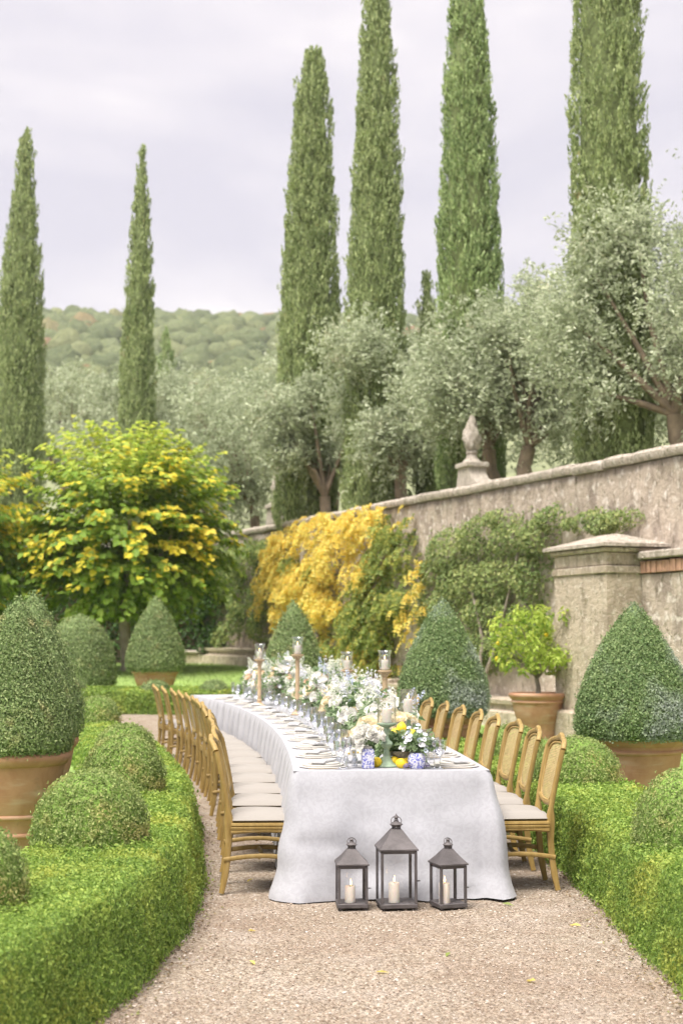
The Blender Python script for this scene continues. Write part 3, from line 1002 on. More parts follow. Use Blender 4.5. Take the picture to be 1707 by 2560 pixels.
hedge('box_hedge', [(-1.9, 29.6), (-3.5, 29.6), (-6, 29.7), (-10, 29.8)][::-1], 1, .5, .47, 'straight box hedge crossing beyond the far end of the table', lambda y: 1500 + 0 * y, lambda y: .062 + 0 * y, .03)

# ---------------------------------------------------------------- clipped box balls on the hedges
def shell(name, prof, c, nleaf, size, mat, parent=None, amp=.05, sc=4., jit=.7, seed=1, hole=0.):
    """clipped foliage: lumpy core + leaves over a surface of revolution about c"""
    rs = np.random.RandomState(seed)
    nleaf = int(nleaf * 1.9); size = size * .98
    prof = np.array(prof, float)
    CV, CF = revolve_grid([(r * .965, z) for r, z in prof], 30, (0, 0, 0), amp, sc)
    seg = np.linalg.norm(np.diff(prof, axis=0), axis=1) * (prof[:-1, 0] + prof[1:, 0]) / 2
    k = rs.choice(len(seg), nleaf, p=seg / seg.sum())
    u = rs.rand(nleaf)
    r = prof[k, 0] * (1 - u) + prof[k + 1, 0] * u
    z = prof[k, 1] * (1 - u) + prof[k + 1, 1] * u
    dr = prof[k + 1, 0] - prof[k, 0]; dz = prof[k + 1, 1] - prof[k, 1]
    a = rs.rand(nleaf) * 2 * np.pi
    nr, nz_ = dz, -dr
    ln = np.maximum(np.hypot(nr, nz_), 1e-6); nr /= ln; nz_ /= ln
    P = np.stack([r * np.cos(a), r * np.sin(a), z], 1)
    Nn = np.stack([nr * np.cos(a), nr * np.sin(a), nz_], 1)
    kk = fnoise(P, sc) - .5
    P[:, :2] *= (1 + amp * kk)[:, None]
    P += Nn * ((rs.rand(nleaf, 1) ** 2) * size * 1.6 - size * .5)
    P += Nn * (rs.rand(nleaf, 1) < .03) * size * 1.2
    if hole:
        keep = fnoise(P, 7., 5.) > hole
        P, Nn = P[keep], Nn[keep]
    LV, LF = leaves(P, Nn, size, size * .55, rs, jit=jit * .75)
    V, Fs = merge((CV, CF), (LV, LF))
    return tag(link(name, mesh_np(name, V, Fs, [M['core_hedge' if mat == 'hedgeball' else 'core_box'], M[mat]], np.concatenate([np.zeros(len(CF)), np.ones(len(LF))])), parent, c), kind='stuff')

def ball(x, y, z0, r, h, label, n, size, seed, mat='hedgeball', group='clipped balls topping the hedges'):
    e = empty('box_ball', (x, y, z0), 0, label, 'topiary', group)
    prof = [(r * math.sin(t) ** .85 if t > 0 else .001, h * math.cos(t)) for t in np.linspace(0, math.pi / 2, 12)] + [(r * .97, -.04), (r * .9, -.1)]
    prof = [(p[0], p[1]) for p in prof][::-1]
    shell('foliage', prof, (0, 0, 0), n, size, mat, e, .16, 5., .8, seed)
    mb = MB(); mb.tube([(0, 0, -.12), (0.01, 0, .05), (0, .01, h * .5)], [.03, .028, .015]); mb.build('stem', M['bark'], e)
    return e
ball(-1.78, 6.55, .45, .37, .40, 'clipped box ball cut by the photo edge on the nearest hedge', 4500, .021, 1)
ball(-1.47, 8.55, .45, .335, .40, 'large shaggy box ball before the largest clay pot', 6500, .021, 2)
ball(-1.70, 11.3, .45, .325, .42, 'yellowish box ball, second along the curving hedge', 5500, .024, 3)
ball(-2.22, 14.9, .44, .30, .30, 'low grey-green box ball, third along the curving hedge', 3000, .03, 4)
ball(-3.42, 20.3, .44, .31, .36, 'yellow-green box ball where the curving hedge turns', 2500, .035, 5)
ball(2.03, 8.45, .45, .34, .42, 'box ball at the photo edge before the blue-green cone', 4500, .021, 6)
ball(1.93, 12.0, .45, .36, .36, 'box ball behind the two nearest wall-side chairs', 4500, .024, 7)
ball(1.72, 14.6, .45, .30, .30, 'box ball seen between the chair backs on the wall side', 2500, .03, 8)
ball(-5.65, 30.1, .50, .31, .34, 'small round box ball beside the broad dome topiary', 1600, .045, 9, 'box')
ball(-3.87, 30.0, .47, .30, .26, 'small box ball before the pale-rimmed far pot', 1600, .045, 10, 'box')
ball(-2.65, 30.0, .47, .29, .27, 'small box ball beyond the far end of the table', 1400, .045, 11, 'box')

# ---------------------------------------------------------------- terracotta pots and cones
def pot(name, x, y, r, h, label, z0=None, style=0, cat='pot'):
    z0 = gz(y) + .02 if z0 is None else z0
    e = empty(name, (x, y, z0), 0, label, cat, 'terracotta pots on the lawns')
    pr = [(r * .60, 0), (r * .615, .01), (r * .63, h * .10), (r * .70, h * .34), (r * .72, h * .36), (r * .83, h * .62), (r * .90, h * .84), (r * .92, h * .90)]
    mb = MB(); mb.lathe(pr, 40, cap=False)
    mb.lathe([(r * .6, 0.001), (.01, .001)], 40, cap=False)
    mb.build('body', M['terracotta'], e, ang=50)
    mb = MB()
    mb.lathe([(r * .88, h * .86), (r * .94, h * .87), (r * .97, h * .90), (r * 1.0, h * .925), (r * 1.01, h * .955), (r * .99, h * .985), (r * .93, h), (r * .88, h * .985), (r * .86, h * .90)], 40, cap=False)
    mb.build('rim', M['terracotta'], e, ang=50)
    for f, rr in (((.35, .715), (.16, .655)) if style == 0 else ((.80, .9),)):
        mb = MB()
        mb.lathe([(r * (rr - .02), h * (f - .03)), (r * (rr + .025), h * (f - .018)), (r * (rr + .033), h * f), (r * (rr + .025), h * (f + .018)), (r * (rr - .01), h * (f + .03))], 40, cap=False)
        mb.build('moulded_band', M['terracotta'], e, ang=60)
    mb = MB(); mb.lathe([(r * .87, h * .93), (r * .5, h * .945), (.01, h * .95)], 30, cap=False); mb.build('soil', M['soil'], e)
    return e

def cone_prof(R_, H_, sharp=1.0):
    P = []
    for t in np.linspace(0, 1, 22):
        # egg: swelling low, pointed tip
        r = R_ * (min(1, (t / .12)) ** .45 * .10 + .90 if t < .16 else 1) * (1 - max(0, (t - .10) / .90) ** (1.55 * sharp)) ** .92
        if t < .05: r = R_ * (.86 + 2.4 * t)
        P.append((max(r, .004), H_ * t))
    return P
def cone(x, y, z, R_, H_, label, n, size, seed, mat='box', sharp=1.0, hole=0.):
    e = empty('box_cone', (x, y, z), 0, label, 'topiary', 'clipped box cones')
    shell('foliage', cone_prof(R_, H_, sharp), (0, 0, 0), n, size, mat, e, .13, 2.4, .75, seed, hole)
    mb = MB(); mb.tube([(0, 0, -.1), (.01, 0, .1), (0, .01, H_ * .6)], [.04, .035, .01]); mb.build('stem', M['bark'], e)
    return e
pot('terracotta_pot', -2.54, 11.3, .425, .74, 'largest banded terracotta pot behind the curving hedge')
cone(-2.54, 11.3, .735, .445, 1.22, 'large speckled box cone in the largest clay pot', 20000, .024, 11)
pot('terracotta_pot', -2.78, 13.0, .42, .74, 'terracotta pot hidden behind the largest one')
cone(-2.78, 13.0, .73, .45, 1.33, 'box cone half hidden behind the large speckled cone', 9000, .028, 12)
pot('terracotta_pot', -4.20, 32.6, .54, .60, 'pale-rimmed terracotta pot standing on the far lawn')
cone(-4.20, 32.6, gz(32.6) + .61, .64, 1.68, 'pointed green box cone on the far lawn before the lime tree', 8000, .05, 13)
pot('terracotta_pot', -.82, 24.6, .47, .72, 'terracotta pot hidden by the flowers before the yellow wisteria', style=1)
cone(-.82, 24.6, .72, .53, 1.55, 'dark box cone rising behind the candles before the yellow wisteria', 7000, .045, 14)
pot('terracotta_pot', 1.24, 17.2, .42, .72, 'pale terracotta pot behind the far chair backs', style=1)
cone(1.20, 17.2, .72, .535, 1.37, 'box cone with a grey-blue base behind the far chair backs', 12000, .034, 15, 'boxblue')
pot('terracotta_pot', 2.66, 13.1, .455, .76, 'wide terracotta pot with a bleached rim behind the wall-side hedge', style=1)
cone(2.66, 13.1, .74, .55, 1.21, 'big box cone powdered grey-blue before the stone pier', 18000, .027, 16, 'boxblue', hole=.235)
e = empty('box_dome', (-6.1, 33.5, gz(33.5)), 0, 'broad rounded box dome standing on the lawn under the lime tree', 'topiary')
shell('foliage', [(.80, 0), (.83, .15), (.84, .45), (.79, .85), (.68, 1.2), (.5, 1.5), (.28, 1.7), (.004, 1.78)], (0, 0, 0), 9000, .055, 'box', e, .04, 3., .7, 17)
mb = MB(); mb.tube([(0, 0, -.1), (0, 0, .8)], [.05, .03]); mb.build('stem', M['bark'], e)

# ---------------------------------------------------------------- lemon tree in its pot
pot('lemon_pot', 3.16, 23.3, .47, .73, 'reddish terracotta pot holding the lemon tree', style=1)
mb = MB(); mb.lathe([(.36, -.08), (.37, .02), (.33, .03)], 24); o = mb.build('pot_stand', M['stone'], None, (3.16, 23.3, .0)); tag(o, 'low round stone disc under the lemon tree pot', 'stone')
bpy.data.objects['lemon_pot'].location.z = .03
def lemon_tree():
    rs = np.random.RandomState(31)
    rn = random.Random(31)
    e = empty('lemon_tree', (3.16, 23.3, .74), 0, 'lemon tree with bright yellow-green leaves in a red clay pot', 'tree')
    mb = MB(); mb.tube([(0, 0, -.15), (.01, 0, .1), (-.02, .02, .28), (0, 0, .45)], [.05, .04, .035, .03]); mb.build('trunk', M['bark'], e)
    P, Nn = [], []
    cl = []
    for k in range(34):
        a = rn.random() * 6.28; rr = .68 * math.sqrt(rn.random()); z = .42 + .85 * rn.random()
        if rr > .62 and z < .6: continue
        c = (rr * math.cos(a), rr * math.sin(a), z)
        cl.append(c)
        if k % 2 == 0:
            mb = MB(); mb.tube([(0, 0, .25), (c[0] * .4, c[1] * .4, .3 + (z - .3) * .45), c], [.02, .012, .004], 5); mb.build('branch', M['bark'], e)
        n = 62
        d = nrm(rs.randn(n, 3)); p = np.array(c) + d * .19 * rs.rand(n, 1) ** .4
        P.append(p); Nn.append(nrm(d + np.array([0, 0, .7])))
    P = np.concatenate(P); Nn = np.concatenate(Nn)
    V, F = leaves(P, Nn, .105, .05, rs, .5)
    V = V.reshape(-1, 4, 3)
    o_ = np.argsort(V[:, :, 1].mean(1) + .15 * rs.rand(len(V)))
    tag(link('crown', mesh_np('crown', V[o_[260:]].reshape(-1, 3), F[:len(V) - 260], M['lemon_leaf']), e), kind='stuff')
    single_leaves(V[o_[:260]], 4, [(0, 1, 2, 3)], M['lemon_leaf'], e)
    for k in range(6):
        c = rn.choice(cl)
        mb = MB(); mb.lathe([(.002, -.045), (.02, -.035), (.032, -.012), (.032, .012), (.02, .035), (.002, .045)], 12, (c[0] * 1.1, c[1] * 1.1 - .12, c[2] - .1)); mb.build('lemon', M['lemon'], e)
lemon_tree()
# ================================================================ climbers on the wall
def lumps(L, n, rs, thick, thin=.40):
    """points on soft pads against the long wall: L = (y, z, ry, rz)"""
    L = np.array(L, float)
    w = L[:, 2] * L[:, 3]
    k = rs.choice(len(L), n, p=w / w.sum())
    a = rs.rand(n) * 6.283; r = np.sqrt(rs.rand(n)) * (1 + .18 * rs.randn(n))
    y = L[k, 0] + r * np.cos(a) * L[k, 2]
    z = L[k, 1] + r * np.sin(a) * L[k, 3]
    o = .04 + thick * np.sqrt(np.clip(1 - np.minimum(r, 1) ** 2, 0, 1)) * (.35 + .65 * rs.rand(n))
    P = np.stack([wallx(y), y, z], 1) + np.array(WN)[None] * o[:, None]
    q = fnoise(P, 1.4, 3.) 
    keep = (q > thin) & (z > .05)
    return P[keep], o[keep]

def climber(name, loc, parts, label, cat='climber', stems=()):
    e = empty(name, loc, 0, label, cat)
    L0 = np.array(loc)
    for pname, V, F, m in parts:
        tag(link(pname, mesh_np(pname, V - L0, F, M[m]), e), kind='stuff')
    for path, r in stems:
        mb = MB(); mb.tube([Vector(p) - Vector(loc) for p in path], r, 6); mb.build('stem', M['bark'], e)
    return e

def simple_leaves(L, n, rs, thick, size, droop=.5, thin=.40):
    P, o = lumps(L, n, rs, thick, thin)
    Nn = np.array([WN.x, WN.y, .55])[None] + np.zeros_like(P)
    ax = np.array([WD.x * .3, WD.y * .3, -droop])[None] + np.zeros_like(P)
    return leaves(P, Nn, size, size * .6, rs, .55, ax, .6)

def pinnate(L, n, rs, thick, size, pairs=5):
    """drooping compound leaves"""
    P, o = lumps(L, n, rs, thick)
    n = len(P)
    out = nrm(np.array([WN.x, WN.y, 0])[None] * .6 + rs.randn(n, 3) * np.array([.6, .6, .15]))
    LN = size * (2.6 + 1.2 * rs.rand(n))
    PP, NN, AA = [], [], []
    side = nrm(np.cross(out, np.array([0, 0, 1.])[None]))
    for k in range(1, pairs + 1):
        t = k / pairs
        c = P + out * (LN * t * (1 - .35 * t))[:, None] * .75 + np.array([0, 0, -1.])[None] * (LN * (t ** 1.9))[:, None] * .55 + np.array([0, 0, .06])
        for s in (-1, 1):
            PP.append(c + side * s * size * .36)
            AA.append(side * s * 1.0 + np.array([0, 0, -.6])[None])
            NN.append(out + np.array([0, 0, .5])[None])
    PP, NN, AA = map(np.concatenate, (PP, NN, AA))
    return leaves(PP, NN, size, size * .5, rs, .45, AA, .35)

rsv = np.random.RandomState(77)
YEL = [(33.14, 4.35, 1.49, .3), (35.53, 4.3, 2.0, .4), (37.97, 4.2, 1.63, .5), (39.0, 3.72, 1.2, .55), (39.5, 3.03, 1.2, .6), (37.32, 2.93, 2.2, .68), (35.25, 3.5, 1.68, .53), (35.53, 2.44, 1.71, .54), (37.96, 2.15, 1.95, .46), (34.17, 3.96, 1.32, .41), (33.4, 3.0, 1.01, .4), (31.95, 4.2, .81, .29), (39.9, 2.4, .5, .33), (30.2, 2.6, .12, .9), (30.9, 1.9, .15, .5)]
GRN = [(31.72, 4.04, .68, .48), (31.95, 3.33, 1.15, .58), (32.91, 2.58, 1.47, .6), (33.4, 1.99, 1.51, .51), (31.51, 2.45, .9, .57), (37.97, 3.53, .81, .29), (32.43, 1.69, .95, .39), (36.2, 3.2, .5, .3)]
BUSH = [(35.25, 1.27, 1.68, .53), (33.66, 1.49, 1.28, .41), (32.92, 1.0, .98, .3), (36.11, .83, .88, .44), (34.2, .7, 2.2, .4)]
Vy, Fy = pinnate(YEL, 2300, rsv, .75, .115)
Vg, Fg = pinnate(GRN, 1150, rsv, .65, .115)
Vb, Fb = pinnate(BUSH, 420, rsv, .6, .11)
Vb2, Fb2 = pinnate(BUSH, 300, rsv, .5, .11)
wp = lambda y, z, o: tuple(wall_pt(y, z, o))
climber('wisteria', wp(35.5, gz(35.5), .5), [
    ('yellow_foliage', *merge((Vy, Fy), (Vb2, Fb2)), 'wist_yellow'), ('green_foliage', *merge((Vg, Fg), (Vb, Fb)), 'wist_green')],
    'golden yellow wisteria cascading over the wall', 'wisteria',
    [([wp(35.5, .3, .55), wp(35.2, 1.2, .3), wp(34.6, 2.2, .2), wp(33.0, 3.6, .12)], [.07, .06, .05, .02]), ([wp(35.5, .3, .55), wp(36.0, 1.4, .3), wp(37.5, 2.6, .2), wp(38.5, 4.0, .12)], [.06, .05, .04, .02])])
V1 = [(42.72, 3.9, 2.47, .52), (40.76, 4.04, 1.5, .37), (43.98, 3.43, 1.75, .67), (42.29, 2.72, 2.02, .64), (40.73, 1.95, 1.5, .49), (44.88, 4.1, .91, .5), (43.1, 2.1, .84, .52), (44.6, 1.6, .6, .6)]
climber('green_climber', wp(42.5, gz(42.5), .4), [('foliage', *simple_leaves(V1, 7500, rsv, .5, .12), 'vine_green')],
        'fresh green climber on the wall between lime tree and wisteria', 'climber', [([wp(42.5, .7, .4), wp(42.3, 2, .2), wp(42.8, 3.6, .1)], [.05, .04, .02])])
IVY = [(45.3, 3.6, .9, .8), (45.6, 2.4, 1.0, 1.0), (45.5, 1.4, .6, .6)]
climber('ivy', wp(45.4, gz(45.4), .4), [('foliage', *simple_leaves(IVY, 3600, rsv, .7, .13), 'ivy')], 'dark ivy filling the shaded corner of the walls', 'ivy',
        [([wp(45.4, .7, .3), wp(45.4, 2, .2), wp(45.5, 3.4, .1)], [.04, .03, .02])])
V4 = [(29.22, 3.36, 1.16, .53), (27.92, 3.6, 1.06, .42), (26.74, 3.5, .97, .41), (25.81, 3.4, .6, .39), (28.66, 2.72, 1.3, .52), (27.25, 2.75, 1.17, .5), (26.13, 2.7, .62, .48), (29.43, 2.3, .78, .45), (27.78, 2.1, 1.05, .34), (26.61, 2.16, .8, .32), (27.23, 3.9, .5, .17), (27.6, 1.5, 1.3, .4), (26.2, 1.6, .6, .4), (30.1, 3.0, .5, .35), (30.3, 2.2, .5, .5), (25.3, 3.75, .6, .22), (28.6, 1.3, 1.2, .4)]
climber('climbing_shrub', wp(27.5, 0, .4), [('foliage', *simple_leaves(V4, 15000, rsv, .38, .085, .15, .30), 'vine_olive')],
        'dull olive-green climbing shrub covering the wall beside the pier', 'climber',
        [([wp(27.5, .5, .5), wp(27.6, 1.6, .3), wp(28.4, 3.0, .2)], [.045, .035, .02]), ([wp(27.5, .5, .5), wp(27.0, 1.6, .3), wp(26.4, 3.2, .2)], [.04, .03, .02])])
V5 = [(24.11, 3.61, .59, .16), (23.35, 3.55, .55, .16), (24.65, 3.58, .27, .13), (23.7, 3.45, .6, .12)]
climber('wall_tuft', wp(23.8, 3.3, .1), [('foliage', *simple_leaves(V5, 1500, rsv, .3, .075, -.6), 'vine_olive')], 'ragged green tuft growing on the wall above the pier cap', 'climber',
        [([wp(23.9, 3.0, .05), wp(23.8, 3.3, .15), wp(23.6, 3.6, .1)], [.02, .015, .01])])

# ================================================================ cypresses
def cypress(x, y, z0, H_, R_, label, n, L, seed, mat='cypress', lean=0., top=.55, base=0.0):
    rs = np.random.RandomState(seed)
    e = empty('cypress_tree', (x, y, z0), 0, label, 'cypress', 'cypresses above the garden')
    t = np.linspace(0, 1, 40)
    def rad(t):
        return R_ * np.clip(t / .05 + .5, 0, 1) * (1 - np.clip((t - .25) / .75, 0, 1) ** 1.5 * (1 - .02)) ** top
    prof = [(max(.01, r * .80), base + (H_ - base) * k) for k, r in zip(t, rad(t))]
    CV, CF = revolve_grid(prof, 26, (0, 0, 0), .22, 2.4)
    per = 17                                   # upright plumes of fine sprays
    m = n // per
    tt = rs.rand(m * 3)
    tt = tt[rs.rand(m * 3) < (rad(tt) / R_ * .85 + .15)][:m]
    m = len(tt)
    a = rs.rand(m) * 6.2832
    r = rad(tt)
    C = np.stack([r * np.cos(a), r * np.sin(a), base + (H_ - base) * tt], 1)
    d = np.stack([np.cos(a), np.sin(a), 0 * a], 1)
    k = fnoise(C * np.array([1, 1, .35]), 2.4, seed * 3.) - .5
    C += d * (k * .30 * R_ + rs.randn(m) * .035 - .03)[:, None]
    stray = rs.rand(m) < .03
    C[stray] += d[stray] * .10
    hp = L * (2.0 + 1.5 * rs.rand(m)) * (.55 + .45 * np.clip(r / R_, 0, 1))
    axp = nrm(np.array([0, 0, 1.])[None] + d * (.16 + .16 * rs.rand(m, 1)) + rs.randn(m, 3) * .07)
    s1 = nrm(np.cross(axp, d)); s2 = np.cross(s1, axp)
    u = np.tile((np.arange(per) + .5) / per, (m, 1)) + rs.rand(m, per) / per
    w = (L * .62) * np.sqrt(np.clip(1 - u, 0.02, 1)) * (.35 + .65 * rs.rand(m, per))
    th = rs.rand(m, per) * 6.2832
    P = C[:, None] + axp[:, None] * (hp[:, None] * (u - .35))[..., None] + s1[:, None] * (w * np.cos(th))[..., None] + s2[:, None] * (w * np.sin(th))[..., None]
    out = s1[:, None] * np.cos(th)[..., None] + s2[:, None] * np.sin(th)[..., None]
    ax = axp[:, None] + out * .35
    P, out, ax = P.reshape(-1, 3), out.reshape(-1, 3), ax.reshape(-1, 3)
    V, F = leaves(P, out + np.repeat(d, per, 0) * .5, L * .80, L * .30, rs, .3, ax, .18, .1)
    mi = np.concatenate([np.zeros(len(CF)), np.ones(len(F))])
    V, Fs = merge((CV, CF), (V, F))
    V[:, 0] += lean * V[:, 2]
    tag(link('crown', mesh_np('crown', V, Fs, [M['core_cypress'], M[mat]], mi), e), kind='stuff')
    mb = MB(); mb.tube([(0, 0, -.6), (0, 0, .4), (lean * H_ * .5, 0, H_ * .5)], [R_ * .22, R_ * .18, .05]); mb.build('trunk', M['bark'], e)
    return e
def tz(x, y): return float(terrain_z(np.array([x]), np.array([y]))[0])
for x, y, ztop, R_, lab, n, L, sd_, mt, ln, tp in (
    (-11.9, 52, 20.5, .92, 'tall slender cypress at the left edge above the lime trees', 27000, .18, 1, 'cypress', .012, .8),
    (-7.25, 50, 19.1, .60, 'thinnest tall cypress rising from behind the large lime tree', 20000, .165, 2, 'cypress', .010, .8),
    (-.98, 39.6, 18.3, .80, 'blunt-topped cypress, shortest of the four behind the long wall', 36000, .155, 3, 'cypress', .012, .44),
    (.80, 36.2, 20.8, .72, 'second cypress behind the long wall, next to the blunt-topped one', 39000, .145, 4, 'cypress', .010, .78),
    (2.86, 31.6, 19.2, .70, 'broad fresh-green cypress, third along behind the long wall', 40000, .132, 5, 'cypress2', .0, .75),
    (5.0, 26.2, 20.5, .70, 'closest cypress, standing above the stone pier behind olives', 46000, .118, 6, 'cypress', .0, .55),
    (-8.9, 72, 17.3, .72, 'small pale cypress far off beside the thinnest tall one', 7000, .22, 7, 'cypress2', .0, .7),
    (2.25, 37.2, 11.2, .42, 'small dark cypress tip between two tall ones', 5000, .15, 8, 'cypress', .0, .7)):
    z0 = tz(x, y)
    cypress(x, y, z0, ztop - z0, R_, lab, n, L, sd_, mt, ln, tp)

# ================================================================ olives
def olive(x, y, zc, rx, rz, label, n, seed, tx=None, size=.10, lobes=16):
    """trunk at tx (or x), crown of leafy lobes round (x, y, zc)"""
    rs = np.random.RandomState(seed); rn = random.Random(seed)
    tx = x if tx is None else tx
    z0 = tz(tx, y)
    rx *= 1.1; rz *= 1.02; zc -= .08
    e = empty('olive_tree', (tx, y, z0), 0, label, 'olive tree', 'olive trees on the upper terrace')
    h = zc - z0
    fork = Vector(((x - tx) * .3, 0, max(.7, h * .42)))
    mb = MB()
    mb.tube([(0, 0, -.4), (.05, 0, .25), (fork.x * .5 - .06, .05, fork.z * .6), tuple(fork)], [.26, .20, .16, .15], 9); mb.build('trunk', M['bark_olive'], e, ang=80)
    C = Vector((x - tx, 0, h))
    P, Nn, A = [], [], []
    for k in range(lobes):
        d = nrm(rs.randn(3)); d[2] = d[2] * .9 + .12
        f = .62 + .3 * rs.rand()
        c = np.array(C) + d * f * np.array([rx, rx * .9, rz])
        lr = (.42 + .26 * rs.rand()) * min(rx, rz)
        if k < 9:
            mid = fork.lerp(Vector(c), .5) + Vector((rn.uniform(-.25, .25), rn.uniform(-.2, .2), .1))
            mb = MB(); mb.tube([tuple(fork), tuple(mid), tuple(c)], [.085, .05, .012], 6); mb.build('limb', M['bark_olive'], e, ang=80)
        # leafy shoots leaving each lobe, mostly upward and out
        ns = int(1.7 * n / lobes / 14)
        sd0 = nrm(rs.randn(ns, 3) + np.array([0, 0, .35]) + d * .5)
        st = c + nrm(rs.randn(ns, 3)) * lr * (.2 + .65 * rs.rand(ns, 1))
        ln = lr * (.35 + .5 * rs.rand(ns) + .5 * (rs.rand(ns) < .08))
        for q in range(14):
            t = (q + rs.rand(ns)) / 14
            p = st + sd0 * (ln * t)[:, None] + np.array([0, 0, -1.]) * ((t ** 2) * ln * .18)[:, None] + rs.randn(ns, 3) * .035
            P.append(p); A.append(sd0 + rs.randn(ns, 3) * .6); Nn.append(rs.randn(ns, 3) + np.array([0, 0, .8]))
    P, Nn, A = map(np.concatenate, (P, Nn, A))
    V, F = leaves(P, Nn, size * 1.2, size * .48, rs, .3, A, .2, .05)
    tag(link('crown', mesh_np('crown', V, F, M['olive']), e), kind='stuff')
    return e
for a in (
    (5.45, 25.2, 7.15, 1.55, 2.05, 'large silvery olive overhanging the wall above the stone pier', 21000, 101, 6.1, .085, 26),
    (7.2, 26.8, 7.6, 1.5, 2.2, 'olive crown at the edge beside the large silvery olive', 12000, 102, 7.0, .09, 20),
    (4.15, 29.8, 7.2, 1.15, 2.2, 'olive with forked trunk between the two nearest cypresses', 14000, 103, 3.82, .09, 20),
    (2.75, 30.4, 7.3, 1.25, 1.75, 'rounded olive before the fresh-green cypress and carved finial', 15000, 104, 3.3, .09, 20),
    (1.12, 35.4, 7.5, 1.55, 1.85, 'brownish olive with twisted limbs behind the wisteria', 16000, 105, 1.6, .10, 22),
    (-.80, 38.4, 7.1, 1.15, 1.75, 'olive before the blunt-topped cypress', 12000, 106, -.3, .10, 18),
    (-3.2, 45.6, 7.6, 1.8, 2.1, 'olive behind the slim stone finial', 13000, 107, -2.6, .11, 20),
    (-5.2, 53, 8.8, 2.3, 2.6, 'wide pale olive above the lime tree', 13000, 108, -5.0, .13, 20),
    (-9.5, 64, 10.8, 2.6, 2.3, 'pale olive between the two slender cypresses', 8000, 109, -9.5, .16, 16),
    (-13.2, 68, 11.4, 2.8, 2.4, 'pale olive beside the cypress at the left edge', 7000, 110, -13.2, .17, 16),
    (-5.6, 66, 11.2, 2.3, 1.9, 'far pale olive below the small distant cypress', 7000, 111, -5.6, .16, 16),
    (3.2, 40, 8.0, 2.2, 2.2, 'farther olive glimpsed behind the forked trunk', 8000, 112, 3.0, .14, 16),
    (6.6, 36, 7.8, 2.2, 2.2, 'farther olive glimpsed behind the cypress above the pier', 8000, 113, 6.4, .13, 16),
    (9.6, 34, 8.2, 2.2, 2.4, 'farther olive at the edge above the long wall', 7000, 114, 9.4, .13, 16),
    (-.2, 48, 9.0, 2.4, 2.4, 'farther olive behind the brownish olive', 7000, 115, -.2, .16, 16)):
    olive(*a)

# ================================================================ lime trees turning yellow
def lime_leaf_faces(P, Nn, A, L, rs):
    """pointed, folded leaves of six corners"""
    n = len(P)
    N2 = nrm(Nn); A = nrm(A - N2 * (A * N2).sum(1, keepdims=True)); B = np.cross(N2, A)
    l = (L * (.7 + .6 * rs.rand(n)))[:, None]
    up = N2 * l * .14
    a = P; m1 = P + A * l * .35; m2 = P + A * l * .72; tip = P + A * l
    V = np.stack([a, m1 + B * l * .42 + up, m2 + B * l * .30 + up * .6, tip - up * .6, m2 - B * l * .30 + up * .6, m1 - B * l * .42 + up, m1 - up * .3, m2 - up * .3], 1).reshape(-1, 3)
    i = np.arange(n)[:, None] * 8
    F = np.concatenate([i + np.array([[0, 6, 1, 1]])[:, :4], ], 0)
    q = np.concatenate([i + np.array([[6, 7, 2, 1]]), i + np.array([[5, 4, 7, 6]])], 0)
    t = np.concatenate([i + np.array([[0, 6, 1]]), i + np.array([[0, 5, 6]]), i + np.array([[7, 3, 2]]), i + np.array([[4, 3, 7]])], 0)
    return V, q, t
